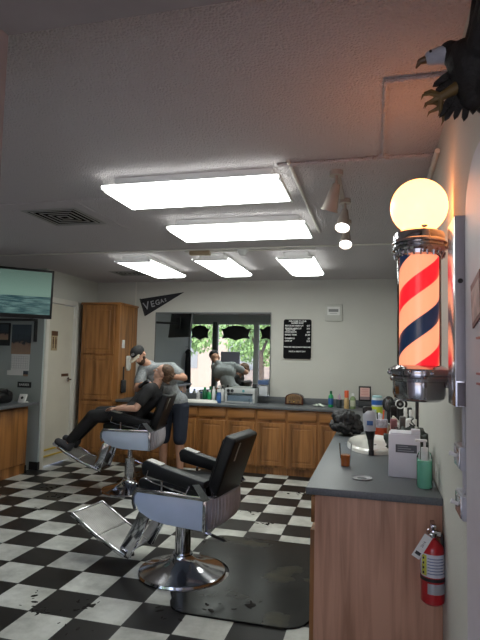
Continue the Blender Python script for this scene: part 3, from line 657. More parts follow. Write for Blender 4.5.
# ------------------------------------------------------------------ right counter things
sk = thing('shampoo_bowl', 'large oval white basin set in the right counter', 'sink', (-.01, 4.10, .90))
MB().lathe([(.0, .008), (.55, .009), (.82, .014), (.92, .026), (1.0, .034), (1.05, .022), (1.06, .001)], n=48, sc=(.185, .375)).build('basin', M_POR, sk)
MB().cyl((0, 0, .008), (0, 0, .012), .02).build('drain', M_CHROME, sk)
cu = thing('drink_cup', 'clear plastic cup half full of amber drink on the right counter', 'cup', (-.172, 3.26, .90))
MB().lathe([(.029, .001), (.0385, .135), (.040, .139)], n=28, cap=False).build('cup', M_ACRYL, cu)
MB().lathe([(0, .005), (.027, .005), (.0325, .068), (0, .068)], n=28).build('drink', mat('amber_drink', (.38, .11, .02), .15, var=.05), cu)
gr = thing('clear_dish', 'flat round clear dish lying near the front edge of the right counter', 'dish', (-.068, 2.95, .90))
MB().lathe([(.026, .001), (.052, .001), (.055, .006), (.052, .009), (.046, .004), (.026, .004)], n=32).build('rim', mat('frosted_plastic', (.28, .29, .31), .3), gr)
MB().lathe([(0, .001), (.026, .001), (.026, .004), (0, .005)], n=32).build('centre', mat('frosted_centre', (.16, .17, .18), .25), gr)
bxx = thing('dispenser_box', 'tall white box with a dark label plate near the front of the right counter', 'box', (.155, 3.13, .90))
K = Matrix.Translation((.158, 3.13, .901)) @ Matrix.Rotation(math.radians(-3), 4, 'Z')
MB().box(-.083, .083, -.075, .075, 0, .232, .004, M=K).box(-.075, .075, -.07, .07, .232, .240, .003, M=K).box(.035, .083, -.075, -.02, .232, .262, .004, M=K).build('box_body', mat('bluish_white_enamel', (.74, .76, .84), .35, var=.02), bxx, True)
MB().box(-.045, .066, -.0775, -.075, .135, .178, M=K).build('label_plate', mat('slate_label', (.07, .08, .10), .4), bxx, True)
a = MB()
for i in range(3): a.box(-.035, .05-.015*i, -.0785, -.0775, .143+i*.012, .147+i*.012, M=K)
a.build('print', mat('pale_ink', (.3, .32, .35), .5), bxx, True)
pb = thing('soap_bottle', 'clear bottle of green liquid with a white pump in front of the white box', 'bottle', (.243, 2.86, .90))
MB().lathe([(0, .001), (.033, .001), (.036, .006), (.036, .135), (0, .135)], n=24).build('green_liquid', mat('mint_liquid', (.22, .62, .42), .12, var=.06), pb)
MB().lathe([(.0375, .001), (.0385, .01), (.0385, .155), (.030, .175), (.018, .182)], n=24, cap=False).build('clear_body', M_ACRYL, pb)
MB().cyl((0, 0, .1365), (0, 0, .20), .0175).cyl((0, 0, .20), (0, 0, .232), .006).box(-.045, .012, -.010, .010, .228, .240, .003).build('pump', M_WHITE, pb)

# blow dryer standing nozzle down in a holder
hd = thing('hair_dryer', 'white and black hair dryer hanging nozzle down over the white basin', 'hair dryer', (-.035, 3.72, .90))
MB().cyl((-.035, 3.72, 1.06), (-.04, 3.72, 1.165), .040, .044, 24).sph((-.04, 3.72, 1.165), .044, 20).build('barrel', mat('grey_white_plastic', (.48, .50, .56), .35), hd, True)
MB().cyl((-.035, 3.72, 1.075), (-.030, 3.72, 1.0), .038, .022, 20).cyl((-.030, 3.72, 1.0), (-.025, 3.685, .935), .022, .015, 16).cyl((-.025, 3.685, .935), (-.025, 3.680, .901), .018, .018, 16).build('nozzle', M_BLACK, hd, True)
MB().box(-.085, -.02, 3.69, 3.75, 1.17, 1.222, .014).build('handle', M_BLACK, hd, True)
MB().box(-.055, -.015, 3.674, 3.68, 1.10, 1.13, .002).build('badge', blue, hd, True)
hd2 = crumple('styling_cape', 'crumpled black styling cape heaped at the left edge of the right counter', 'cape', (-.235, 4.62, .901), .10, .11, .15, mat('black_nylon', (.010, .010, .012), .5, bump=.3, bscale=20), 11, 34)
crumple('cord_tangle', 'dark tangle of clipper cords and leaves on the counter behind the white box', 'cords', (.215, 3.50, .901), .075, .13, .19, mat('dark_grey_green', (.03, .04, .035), .7, var=.5, vscale=40, bump=.8, bscale=60), 21, 40)
cords = MB(); rnd = random.Random(5)
for k in range(14):
    p0 = Vector((rnd.uniform(.12, .27), rnd.uniform(3.32, 3.6), rnd.uniform(1.03, 1.12))); pts = [p0]
    for j in range(6): pts.append(pts[-1]+Vector((rnd.uniform(-.03, .03), rnd.uniform(-.03, .03), rnd.uniform(-.022, .022))))
    cords.tube([tuple(p) for p in pts], .0035, 6)
cords_o = cords.build('cord_loops', M_BLACK, [o for o in COL.objects if o.name.startswith('cord_tangle')][0], True)

tub = thing('comb_tub', 'orange-red tub full of brushes on the counter behind the hair dryer', 'tub', (.045, 4.62, .90))
MB().lathe([(0, .001), (.050, .001), (.055, .11), (.052, .11), (.046, .01)], n=24).build('tub', mat('orange_red', (.45, .06, .02), .35), tub)
MB().lathe([(.052, .078), (.0565, .08), (.058, .14), (.054, .145)], n=24).build('paper_band', mat('label_mix', (.42, .40, .48), .5, var=.5, vscale=30), tub)
for k, (dx, dy, h_) in enumerate(((-.02, 0, .20), (.015, .01, .22), (.0, -.02, .18))): MB().cyl((dx*.6, dy, .02), (dx*1.6, dy, h_), .006).build('brush', [M_BLACK, orange, M_WHITE][k], tub)
db = thing('domed_jar', 'clear domed jar with a white base between the orange tub and the wipes', 'jar', (.035, 5.25, .90))
MB().lathe([(0, .001), (.05, .001), (.052, .03), (.05, .09), (.035, .125), (.0, .14)], n=24).build('dome', mat('milky_plastic', (.55, .56, .62), .2), db)
wp = thing('wipes_canister', 'white, blue and yellow-green wipes canister on the right counter', 'canister', (.02, 6.42, .90))
MB().lathe([(0, .001), (.062, .001), (.062, .20), (0, .20)], n=28).build('canister', mat('canister_white', (.65, .70, .72), .4), wp)
MB().lathe([(.064, .002), (.0642, .003), (.0642, .10), (.064, .101)], n=28).build('yellow_band', mat('yellow_green_band', (.55, .62, .05), .4), wp)
MB().lathe([(.064, .12), (.0642, .121), (.0642, .175), (.064, .176)], n=28).build('blue_band', mat('blue_band', (.03, .12, .42), .4), wp)
MB().lathe([(0, .20), (.058, .20), (.058, .222), (.03, .228), (0, .228)], n=28).build('lid', mat('pale_aqua_lid', (.35, .55, .58), .4), wp)
hm = thing('hand_mirror', 'black oval hand mirror standing upright on the right counter', 'hand mirror', (.118, 5.05, .90))
MB().sph((0, 0, .24), .062, 24, (.9, .22, 1.18)).cyl((0, 0, .001), (0, 0, .19), .020, .014).build('frame', M_BLACK, hm)
MB().sph((0, -.012, .24), .045, 24, (.9, .08, 1.2)).build('glass', mat('dark_mirror', (.10, .11, .11), .15, .6), hm)
rh = thing('hair_clipper', 'black headphone shaped clipper with a pale ring on the right counter', 'clipper', (.215, 5.0, .90))
b_ = bmesh.new(); 
def torus(mb, c, R_, r, M, n=28, k=8):
    b = bmesh.new(); vs = [[b.verts.new(((R_+r*math.cos(2*PI*j/k))*math.cos(2*PI*i/n), (R_+r*math.cos(2*PI*j/k))*math.sin(2*PI*i/n), r*math.sin(2*PI*j/k))) for j in range(k)] for i in range(n)]
    for i in range(n):
        for j in range(k): b.faces.new((vs[i][j], vs[(i+1) % n][j], vs[(i+1) % n][(j+1) % k], vs[i][(j+1) % k]))
    mb._add(b, Matrix.Translation(c) @ M); return mb
b_.free(); RXX = Matrix.Rotation(PI/2, 4, 'X')
a = MB().sph((0, 0, .25), .066, 24, (1, .5, 1)).cyl((0, 0, .001), (0, 0, .20), .042, .032); a.build('clipper_body', M_BLACK, rh)
torus(MB(), (0, -.033, .25), .038, .006, RXX).build('pale_ring', M_WHITE, rh)
MB().cyl((0, -.03, .25), (0, -.037, .25), .012).build('hub', mat('grey_hub', (.3, .3, .3), .4), rh)
K = Matrix.Translation((.15, 4.55, .901)) @ Matrix(((1, 0, 0, 0), (0, 0, -1, 0), (0, 1, 0, 0), (0, 0, 0, 1)))
tag(MB().prism([(-.05, 0), (.075, 0), (.075, .10), (.02, .165), (-.012, .19), (-.05, .02)], K, -.03, .03, .012).build('folded_towel', mat('cream_towel', (.60, .57, .50), .9, bump=.4, bscale=80)), 'cream towel folded to a peak on the right counter beside the hand mirror', 'towel')
bottle('bottle', 'tall white bottle directly right of the pale ringed clipper', 'bottle', .245, 4.62, .022, .25, M_WHITE, M_WHITE, 'bottles behind the white box', neck=.7)
bottle('bottle', 'thin black bottle with a black cap under the barber pole', 'bottle', .262, 4.40, .020, .27, M_BLACK, M_BLACK, 'bottles behind the white box', neck=.8)
bottle('bottle', 'clear grey bottle with a teal band under the barber pole', 'bottle', .262, 4.20, .032, .27, mat('grey_clear', (.42, .46, .46), .2), M_WHITE, 'bottles behind the white box', label_mat=teal)
bottle('bottle', 'red bottle with a black cap just above the dark cords', 'bottle', .205, 4.22, .026, .20, C('red_plastic', (.5, .03, .03)), M_BLACK, 'bottles behind the white box')
bottle('bottle', 'white bottle with a black spot against the right wall', 'bottle', .272, 3.98, .028, .225, M_WHITE, M_WHITE, 'bottles behind the white box', label_mat=C('spot', (.4, .4, .42)))
bottle('bottle', 'small green bottle against the right wall behind the cords', 'bottle', .273, 3.84, .022, .17, olive, green, 'bottles behind the white box')
bottle('bottle', 'brown bottle between the cream towel and the orange tub', 'bottle', .125, 4.42, .024, .13, C('brown_glass', (.12, .05, .02)), tan, 'bottles behind the white box')
bottle('jar', 'low tan jar left of the cream towel', 'jar', .095, 4.84, .034, .09, tan, silver, neck=.9)
bottle('jar', 'low pinkish jar right in front of the tall white bottle', 'jar', .175, 4.30, .030, .12, C('pink_jar', (.45, .22, .2)), silver, neck=.9)
tag(MB().box(-.075, .01, 5.9, 6.02, .901, 1.0, .004).build('product_box', mat('pale_green_box', (.40, .50, .42), .5)), 'pale green box between the wipes canister and the framed certificate', 'box')
tag(MB().cyl((.295, 4.085, .901), (.295, 4.085, 1.36), .012).build('power_cable', M_BLACK), 'black cord hanging down the right wall behind the bottles', 'cord')

def tool(name, label, cat, x, y, h, r, body, head, kind):
    t = thing(name, label, cat, (x, y, .90))
    MB().cyl((0, 0, .001), (0, 0, h*.6), r*.6, r*.45, 14).build('handle', body, t)
    m = MB()
    if kind == 'brush':
        m.box(-r, r, -r*.5, r*.5, h*.58, h, r*.4, 2)
        for k in range(5): m.box(-r*.8+k*r*.36, -r*.8+k*r*.36+.002, -r*1.1, -r*.5, h*.62, h*.97)
    else: m.lathe([(0, h*.58), (r, h*.6), (r, h*.95), (r*.6, h), (0, h)], n=18)
    m.build('brush_head' if kind == 'brush' else 'cap', head, t)
tool('hair_brush', 'pink brush standing behind the white box, left of the red bottle', 'brush', .125, 3.86, .235, .024, C('rose', (.5, .22, .25)), C('rose2', (.42, .2, .22)), 'brush')
tool('hair_brush', 'black brush with a grey back standing behind the white box beside the pink one', 'brush', .185, 3.90, .250, .022, M_BLACK, C('grey_back', (.2, .2, .2)), 'brush')
tool('spray_bottle', 'white topped clear spray bottle behind the dark cords', 'bottle', .225, 3.82, .245, .024, M_ACRYL, M_WHITE, 'cap')
tool('powder_shaker', 'short orange and white shaker in front of the red bottle', 'shaker', .165, 4.05, .185, .026, orange, M_WHITE, 'cap')
tool('hair_brush', 'wide black brush leaning by the hand mirror, left of the pale ringed clipper', 'brush', .155, 4.78, .25, .028, M_BLACK, M_BLACK, 'brush')
tag(MB().lathe([(0, .001), (.03, .001), (.034, .075), (.0, .075)], (.20, 3.735, .90), 20).build('lather_bowl', silver), 'small metal bowl between the dark cords and the pink brush', 'bowl')

# ------------------------------------------------------------------ barber pole
bpX, bpY = .174, 2.30
bp = thing('barber_pole', 'lit red, white and navy barber pole with a glowing globe on the right wall', 'barber pole', (bpX, bpY, 1.37))
Z = lambda z: z-1.37
M_GLOBE = mat('lit_globe_glass', (.9, .8, .6), .3, var=.01, emis=(1.0, .32, .095), estr=3.5)
g = MB().sph((0, 0, Z(2.187)), .1165, 48); g.build('globe', M_GLOBE, bp)
MB().lathe([(.0, Z(2.075)), (.085, Z(2.078)), (.100, Z(2.070)), (.104, Z(2.058)), (.104, Z(2.040)), (.110, Z(2.034)), (.112, Z(2.026)), (.104, Z(2.020)), (.104, Z(2.012)), (.110, Z(2.006)), (.110, Z(1.998)), (.100, Z(1.990)), (.097, Z(1.975)), (.088, Z(1.970)), (0, Z(1.970))], n=48).build('top_cap', M_CHROME, bp)
cz = MB()
for a in range(0, 360, 15): cz.cyl((.098*math.cos(math.radians(a)), .098*math.sin(math.radians(a)), Z(1.966)), (.104*math.cos(math.radians(a)), .104*math.sin(math.radians(a)), Z(1.985)), .0035, n=6)
cz.build('beaded_ring', M_CHROME, bp)
MB().lathe([(.0, Z(1.515)), (.079, Z(1.515)), (.079, Z(1.972)), (0, Z(1.972))], n=64).build('striped_drum', helix_mat(), bp)
MB().lathe([(.088, Z(1.51)), (.088, Z(1.975))], n=48, cap=False).build('glass_cylinder', thin_glass('pole_glass', (1, 1, 1), 1, .97), bp)
MB().lathe([(0, Z(1.520)), (.095, Z(1.520)), (.108, Z(1.512)), (.122, Z(1.505)), (.126, Z(1.494)), (.124, Z(1.480)), (.114, Z(1.474)), (.117, Z(1.466)), (.114, Z(1.455)), (.105, Z(1.452)), (.105, Z(1.405)), (.098, Z(1.385)), (.082, Z(1.374)), (.0, Z(1.368))], n=48).build('bottom_bowl', M_CHROME, bp)
MB().box(.07, .1358, -.02, .02, Z(2.00), Z(2.03), .004).build('wall_bracket', M_CHROME, bp)
MB().box(.08, .1358, -.02, .02, Z(1.43), Z(1.46), .004).build('wall_bracket', M_CHROME, bp)
rv = MB()
for a in (200, 250, 290, 340): rv.sph((.127*math.cos(math.radians(a)), .127*math.sin(math.radians(a)), Z(1.49)), .009, 10)
rv.build('rivets', M_CHROME, bp)
MB().sph((.015, -.085, Z(2.085)), .008, 10, (1.6, 1, .8)).build('thumb_screw', M_CHROME, bp)

# steel channel, switches, panel on the right wall
stl = thing('steel_channel', 'tall polished steel channel with one black knob beside the barber pole', 'steel channel', (.28, 1.92, 1.39))
MB().box(.250, .3095, 1.832, 2.0, 1.392, 2.02, .002).build('channel', M_STEEL, stl, True)
MB().box(.252, .2865, 1.829, 1.832, 1.475, 2.018, .001).build('sheen_cover', mat('lilac_grey_sheen', (.46, .44, .48), .4), stl, True)  # added matte cover; pale reflection on the steel put into its colour
MB().cyl((.2665, 1.830, 1.801), (.2665, 1.823, 1.801), .008).build('black_knob', M_BLACK, stl, True)
MB().box(.256, .2805, 1.830, 1.832, 1.395, 1.47, .001).build('lower_plate', mat('mauve_grey', (.18, .16, .18), .5), stl, True)
for (z0, z1, y0, y1, lb) in ((1.165, 1.245, 1.96, 2.10, 'upper metal switch box with a toggle low on the right wall'), (1.005, 1.085, 1.93, 2.07, 'lower metal switch box with a toggle low on the right wall')):
    s = thing('switch_box', lb, 'switch', (.3, (y0+y1)/2, z0), 0, 'switch boxes on the right wall')
    MB().box(.284, XR-.0005, y0, y1, z0, z1, .003).build('box', mat('lilac_grey_enamel', (.50, .50, .56), .4), s, True)
    MB().box(.279, .284, y0+.01, y1-.008, z0+.005, z1-.005, .002).build('cover_plate', M_STEEL, s, True)
    MB().cyl((.280, y0+.07, (z0+z1)/2), (.256, y0+.07, (z0+z1)/2+.01), .006, .008, 10).build('toggle', M_WHITE, s, True)
tag(MB().tube([(.300, 1.985, 1.39), (.300, 1.985, 1.246)], .008).tube([(.300, 1.985, 1.164), (.300, 1.985, 1.086)], .008).tube([(.300, 1.900, 1.39), (.300, 1.900, .985)], .008).build('switch_conduit', mat('lilac_white', (.55, .54, .58), .4)), 'pale conduit running down from the steel channel to the switch boxes', 'conduit')
pp = thing('wall_panel', 'tall lilac-grey panel with a rounded top corner at the right edge', 'panel', (.29, 1.5, 0))
R0 = .20; top = 2.15; yb = 1.80
poly = [(.80, 0.0), (yb, 0.0), (yb, top-R0)]+[(yb-R0+R0*math.cos(a), top-R0+R0*math.sin(a)) for a in [PI/2*i/10 for i in range(1, 11)]]+[(.80, top)]
MB().prism(poly, Matrix(((0, 0, 1, 0), (1, 0, 0, 0), (0, 1, 0, 0), (0, 0, 0, 1))), .277, .2868).build('panel', mat('lilac_grey_paint', (.60, .56, .62), .45, var=.04), pp, True)
struct('trim_8', MB().box(.2868, XR, 1.3, yb, 0, 2.03), M_WALL)
bk = thing('brochure', 'booklet with a dark red border leaning on the lilac-grey panel', 'booklet', (.272, 1.62, 1.72))
K = Matrix.Translation((.2768, 1.65, 1.635)) @ Matrix(((0, 0, -1, 0), (-1, 0, 0, 0), (0, 1, 0, 0), (0, 0, 0, 1))) @ Matrix.Rotation(math.radians(12), 4, 'Z')
MB().box(0, .14, 0, .13, 0, .004, M=K).build('cover', mat('dark_red_cover', (.16, .03, .03), .5), bk, True)
MB().box(.012, .13, .012, .108, .004, .005, M=K).build('picture', mat('pale_pink_print', (.45, .30, .28), .5, var=.4, vscale=20), bk, True)
for zz, lb in ((1.600, 'upper'), (1.503, 'middle'), (1.476, 'lower')):
    tag(MB().box(.266, .2768, 1.20, 1.56, zz, zz+.006, .001).build('wire_rail', mat('red_rail', (.35, .04, .04), .4)), '%s thin red rail on the lilac-grey panel at the right edge' % lb, 'rail', 'red rails on the panel')

# fire extinguisher
ex, ey = .258, 2.634
fe = thing('fire_extinguisher', 'red fire extinguisher hung on the oak end panel with a white tag', 'fire extinguisher', (ex, ey, .44))
MB().lathe([(0, 0), (.042, 0), (.050, .008), (.0515, .02), (.0515, .225), (.046, .252), (.030, .272), (.016, .280), (.016, .29), (0, .29)], n=40).build('cylinder', M_RED, fe)
lab = MB(); n = 18
def patch(mb, a0, a1, z0, z1, r, n=14):
    b = bmesh.new(); A = []
    for i in range(n+1):
        a = math.radians(a0+(a1-a0)*i/n); A.append([b.verts.new((rr_*math.cos(a), rr_*math.sin(a), z)) for rr_, z in ((r, z0), (r, z1), (r-.0008, z1), (r-.0008, z0))])
    for P_, Q_ in zip(A[:-1], A[1:]):
        for k in range(4): b.faces.new((P_[k], Q_[k], Q_[(k+1) % 4], P_[(k+1) % 4]))
    b.faces.new(A[0]); b.faces.new(A[-1][::-1]); bmesh.ops.recalc_face_normals(b, faces=b.faces); mb._add(b); return mb
patch(MB(), 185, 350, .125, .225, .0525).build('main_label', mat('white_label', (.60, .62, .68), .4), fe)
patch(MB(), 205, 235, .130, .220, .0530).build('yellow_label_strip', mat('yellow_strip', (.55, .55, .08), .4), fe)
a = MB()
for i in range(6): patch(a, 240, 335-(i % 3)*8, .140+i*.013, .144+i*.013, .0531)
a.build('print', mat('label_ink', (.15, .18, .3), .5), fe)
a = MB()
for i in range(4): a.sph((.0532*math.cos(math.radians(220)), .0532*math.sin(math.radians(220)), .142+i*.021), .006, 8, (1, .3, 1))
a.build('pictograms', M_BLACK, fe)
patch(MB(), 240, 345, .052, .098, .0525).build('silver_label', mat('silver_foil', (.45, .47, .50), .3, .5), fe)
MB().lathe([(.0525, .105), (.0545, .106), (.0545, .119), (.0525, .12)], n=36).box(-.01, .01, .045, .058, .10, .20).build('mount_strap', M_BLACK, fe)
hv = MB().cyl((0, 0, .285), (0, 0, .325), .014).box(-.012, .012, -.075, .02, .325, .340, .004).box(-.010, .010, -.070, .01, .352, .362, .003).box(-.010, .010, .0, .02, .325, .362, .003)
hv.build('valve', M_CHROME, fe)
MB().cyl((.018, 0, .305), (.034, 0, .305), .014, n=20).build('gauge', M_CHROME, fe)
MB().tube([(.012, 0, .31), (.040, .008, .30), (.046, .01, .25), (.045, .01, .20)], .008).build('hose', M_DARK, fe)
K = Matrix.Translation((-.022, -.056, .310)) @ Matrix.Rotation(math.radians(30), 4, 'Y')
MB().box(-.019, .019, -.0008, .0008, -.115, 0, M=K).build('tag', M_PAPER, fe)
MB().text('2016', .016, K @ Matrix.Translation((0, -.0012, -.045)) @ flat @ Matrix.Rotation(PI/2, 4, 'Z'), .0002).box(-.012, .012, -.0014, -.0008, -.10, -.085, M=K).build('tag_print', M_BLACK, fe)
torus(MB(), (-.016, -.045, .325), .013, .0018, RXX, 18, 6).build('pull_ring', M_CHROME, fe)

# ------------------------------------------------------------------ eagle
eg = thing('eagle_figure', 'bald eagle figure swooping high on the right wall above the globe', 'eagle figure', (.26, 1.5, 2.17))
Mblk = mat('dark_feathers', (.012, .010, .009), .7, var=.4, vscale=30, bump=.6, bscale=60)
e = MB()
e.sph((.245, 1.48, 2.335), .075, 24, (.75, .9, 1.05), Matrix.Rotation(math.radians(-20), 4, 'Y'))
e.cap((.235, 1.49, 2.36), (.195, 1.50, 2.395), .052, .030)
e.cap((.25, 1.48, 2.29), (.25, 1.47, 2.245), .05, .035)
e.cap((.27, 1.42, 2.36), (.272, 1.36, 2.45), .045, .03)
body = remesh(e.build('body', Mblk, eg, True), .005, 4)
hd_ = MB().cap((.205, 1.50, 2.388), (.168, 1.50, 2.388), .031, .0235).sph((.152, 1.50, 2.385), .0235, 16, (1.1, .95, .9))
for k in range(14):
    a = 2*PI*k/14; c0 = Vector((.200, 1.50+.022*math.cos(a), 2.388+.022*math.sin(a))); c1 = c0+Vector((.035, .012*math.cos(a), .012*math.sin(a))); hd_.cyl(c0, c1, .011, .002, 8)
remesh(hd_.build('white_head', mat('white_feathers', (.42, .42, .46), .8, var=.1, vscale=40, bump=.4, bscale=90), eg, True), .0025, 2)
bk_ = MB().cap((.136, 1.50, 2.382), (.117, 1.50, 2.377), .0125, .0085, 12).cap((.117, 1.50, 2.377), (.107, 1.50, 2.360), .008, .003, 12)
remesh(bk_.build('beak', mat('dark_horn', (.10, .05, .02), .4), eg, True), .0015, 1)
MB().sph((.143, 1.480, 2.392), .0042, 10).sph((.143, 1.520, 2.392), .0042, 10).build('eyes', M_BLACK, eg, True)
def feather(mb, p, q, w, y, thick=.006):
    p, q = Vector(p), Vector(q); d = q-p; L = d.length; ang = math.atan2(d.y, d.x)
    poly = [(0, -w*.4), (L*.55, -w*.5), (L*.88, -w*.36), (L, 0), (L*.88, w*.36), (L*.55, w*.5), (0, w*.4)]
    mb.prism(poly, Matrix.Translation((0, y, 0)) @ flat @ Matrix.Translation((p.x, p.y, 0)) @ Matrix.Rotation(ang, 4, 'Z'), -thick/2, thick/2)
wg = MB()   # lower (far) wing, primaries pointing left-down
for p, q, w, y in (((.215, 2.345), (.150, 2.300), .020, 1.50), ((.225, 2.335), (.156, 2.283), .022, 1.506), ((.23, 2.325), (.170, 2.272), .024, 1.494), ((.235, 2.33), (.19, 2.25), .03, 1.50)): feather(wg, p, q, w, y)
wg.build('far_wing', Mblk, eg, True)
tl = MB()
for p, q, w, y in (((.215, 2.285), (.165, 2.200), .020, 1.48), ((.225, 2.28), (.180, 2.192), .020, 1.486), ((.235, 2.28), (.203, 2.190), .020, 1.478), ((.245, 2.28), (.228, 2.186), .021, 1.484), ((.255, 2.28), (.250, 2.200), .021, 1.478), ((.263, 2.28), (.268, 2.205), .020, 1.484)): feather(tl, p, q, w, y)
tl.build('tail', Mblk, eg, True)
up = MB()   # raised near wing against the wall, rising out of frame
for k in range(9):
    y0 = 1.50-.03*k; up.cap((.262, 1.46, 2.36), (.268, 1.50-.055*k, 2.60-.012*k*k*.3), .016, .006, 10)
    up.cap((.255, 1.47, 2.38), (.2655, 1.49-.05*k, 2.52-.01*k), .018, .01, 10)
up.cap((.25, 1.49, 2.37), (.262, 1.5, 2.47), .03, .018).cap((.262, 1.5, 2.47), (.268, 1.49, 2.60), .018, .010)
remesh(up.build('raised_wing', Mblk, eg, True), .005, 2)
Mtal = mat('yellow_brown_talon', (.14, .085, .025), .5, var=.2, vscale=40)
for (yy, dz, dx) in ((1.475, 0, 0), (1.505, -.012, .012)):
    tn = MB().cap((.225+dx, yy, 2.285+dz), (.172+dx, yy, 2.258+dz), .020, .012, 12)
    base = Vector((.170+dx, yy, 2.258+dz))
    for (ex_, ez, ey_) in ((-.042, .018, .006), (-.048, .002, -.008), (-.040, -.014, .004), (-.004, -.045, 0)):
        m1 = base+Vector((ex_*.6, ey_, ez*.9+.004)); m2 = base+Vector((ex_, ey_*1.5, ez)); m3 = m2+Vector((-.006, 0, -.014))
        tn.cap(base, m1, .008, .0055, 8).cap(m1, m2, .0055, .0035, 8).cap(m2, m3, .003, .0010, 8)
    remesh(tn.build('talon', Mtal, eg, True), .0016, 1)

# ------------------------------------------------------------------ barber chairs
def make_chair(label, loc, rz, L):
    t = thing('barber_chair', label, 'barber chair', loc, rz, 'barber chairs')
    # round fluted base
    MB().lathe([(0, .0), (.305, .0), (.312, .010), (.305, .024), (.285, .030), (.20, .052), (.11, .085), (.078, .115), (.074, .13), (0, .13)], n=48).build('base', M_CHROME, t)
    col = MB().cyl((0, 0, .12), (0, 0, min(.405, .37)), .056, n=32).cyl((0, 0, .115), (0, 0, .14), .07, n=32)
    col.build('pump_column', M_CHROME, t)
    MB().cyl((0, 0, .36), (0, 0, .43+L), .030, n=20).build('piston', M_CHROME, t)
    MB().tube([(-.03, 0, .36), (-.12, -.03, .31), (-.20, -.06, .27)], .009).build('pump_lever', M_CHROME, t)
    MB().cap((-.20, -.06, .27), (-.28, -.09, .235), .011, .011).build('lever_grip', M_DARK, t)
    # seat shell
    XZ = lambda y: Matrix.Translation((0, y, L)) @ flat
    side = [(.215, .605), (.240, .57), (.240, .52), (.20, .465), (.11, .425), (.0, .408), (-.30, .400), (-.30, .605)]
    MB().prism(side, XZ(0), -.275, .275, .008).build('seat_shell', M_SHELL, t)
    for y in (-.277, .277):
        trim = MB()
        trim.box(-.30, .23, y-.008, y+.008, .597+L, .625+L, .004)
        trim.box(-.31, -.285, y-.007, y+.007, .40+L, .61+L, .003)
        trim.prism([(.215, .605), (.240, .57), (.240, .52), (.226, .485), (.240, .48), (.256, .52), (.256, .575), (.23, .62)], XZ(y), -.008, .008)
        trim.build('chrome_trim', M_CHROME, t)
    # pleated round back of the shell
    b = bmesh.new(); rows_ = []; n = 96
    for z, s in ((.402, .45), (.42, .70), (.45, .88), (.50, 1.0), (.56, 1.0), (.605, .95)):
        row = []
        for i in range(n+1):
            a = -PI/2+PI*i/n; rp = 1+.045*math.cos(i*PI/3)
            row.append(b.verts.new((-.295-.080*s*rp*max(0, math.cos(a))**.8, (.250)*rp*math.sin(a)*(.80+.20*s), z+L)))
        rows_.append(row)
    for A, B in zip(rows_[:-1], rows_[1:]):
        for i in range(n): b.faces.new((A[i], A[i+1], B[i+1], B[i]))
    b.faces.new(rows_[0][::-1]); b.faces.new(rows_[-1]); bmesh.ops.recalc_face_normals(b, faces=b.faces)
    MB()._add(b).build('pleated_back', M_PLEAT, t)
    MB().box(-.27, .26, -.225, .225, .60+L, .675+L, .03, 3).build('seat_cushion', M_VINYL, t)
    # arms
    for s in (-1, 1):
        y = s*.262
        ap = MB().prism([(.165, .812), (.18, .785), (.165, .722), (-.24, .655), (-.30, .68), (-.30, .725), (.0, .785), (.14, .818)], XZ(y), -.042, .042, .010)
        arm = ap.build('armrest', M_VINYL, t)
        MB().prism([(.14, .8185), (.03, .792), (.03, .798), (.14, .8245)], XZ(y), -.034, .034).build('ashtray_cover', M_ALU, arm)
        MB().prism([(-.06, .735), (-.28, .70), (-.30, .61), (-.12, .61)], XZ(y), -.018, .018, .005).build('arm_side', M_VINYL, arm)
        yo = y+s*.045
        MB().tube([(.12, yo, .76+L), (.13, yo+s*.012, .705+L), (.07, yo+s*.012, .685+L), (-.18, yo+s*.012, .64+L), (-.20, yo+s*.005, .69+L)], .0045, 6).build('towel_wire', M_CHROME, arm)
        MB().cyl((.035, y, .61+L), (.035, y, .79+L), .010, n=12).build('arm_post', M_CHROME, arm)
        MB().prism([(-.22, .70), (-.27, .71), (-.35, .62), (-.30, .60)], XZ(y), -.048, -.040).prism([(-.22, .70), (-.27, .71), (-.35, .62), (-.30, .60)], XZ(y), .040, .048).build('hinge_plate', M_CHROME, arm)
    # backrest, tilted slab with rounded top
    tilt = math.radians(-19)
    K = Matrix.Translation((-.245, 0, .575+L)) @ Matrix.Rotation(tilt, 4, 'Y')
    MB().box(-.085, 0, -.215, .215, 0, .475, .022, 3, M=K).box(-.02, .018, -.185, .185, .04, .44, .018, 3, M=K).build('backrest', M_VINYL, t)
    MB().box(-.089, -.0845, .10, .118, .31, .44, .001, M=K).build('worn_patch', mat('frayed_tape', (.26, .26, .22), .7), t)
    # footrest: link, two hinged ribbed plates
    FX, FZ = (-.06, .06) if L else (0, .02)
    def plate(u0, z0, u1, z1, th=.014, w=.175, rib=True):
        a = math.atan2(z1-z0, u1-u0); LL = math.hypot(u1-u0, z1-z0)
        K = Matrix.Translation((u0, 0, z0+L)) @ Matrix.Rotation(-a, 4, 'Y')
        m_ = MB().box(0, LL, -w, w, -th, 0, .003, M=K)
        for k in range(22 if rib else 0):
            yy = -w+.012+k*(2*w-.024)/21; m_.box(.01, LL-.01, yy-.0035, yy+.0035, 0, .004, M=K)
        f_ = [MB(), MB()]
        for s in (-1, 1): f_[s > 0].box(-.005, LL+.005, s*(w+.006)-.008, s*(w+.006)+.008, -.02, .010, .004, M=K)
        return m_, f_, K, LL
    m1, f1, K1, L1 = plate(.375+FX, .10+FZ, .605+FX, .195+FZ); m2, f2, K2, L2 = plate(.612+FX, .20+FZ, .84+FX, .325+FZ)
    foot = m1.build('footrest', M_ALU, t); m2.build('toe_plate', M_ALU, foot)
    f1[0].build('footrest_rail', M_CHROME, foot); f1[1].build('footrest_rail', M_CHROME, foot)
    f2[0].box(L2, L2+.012, -.18, .18, -.018, .008, .004, M=K2)._add(f2[1].bm); f2[0].build('toe_rail', M_CHROME, foot)
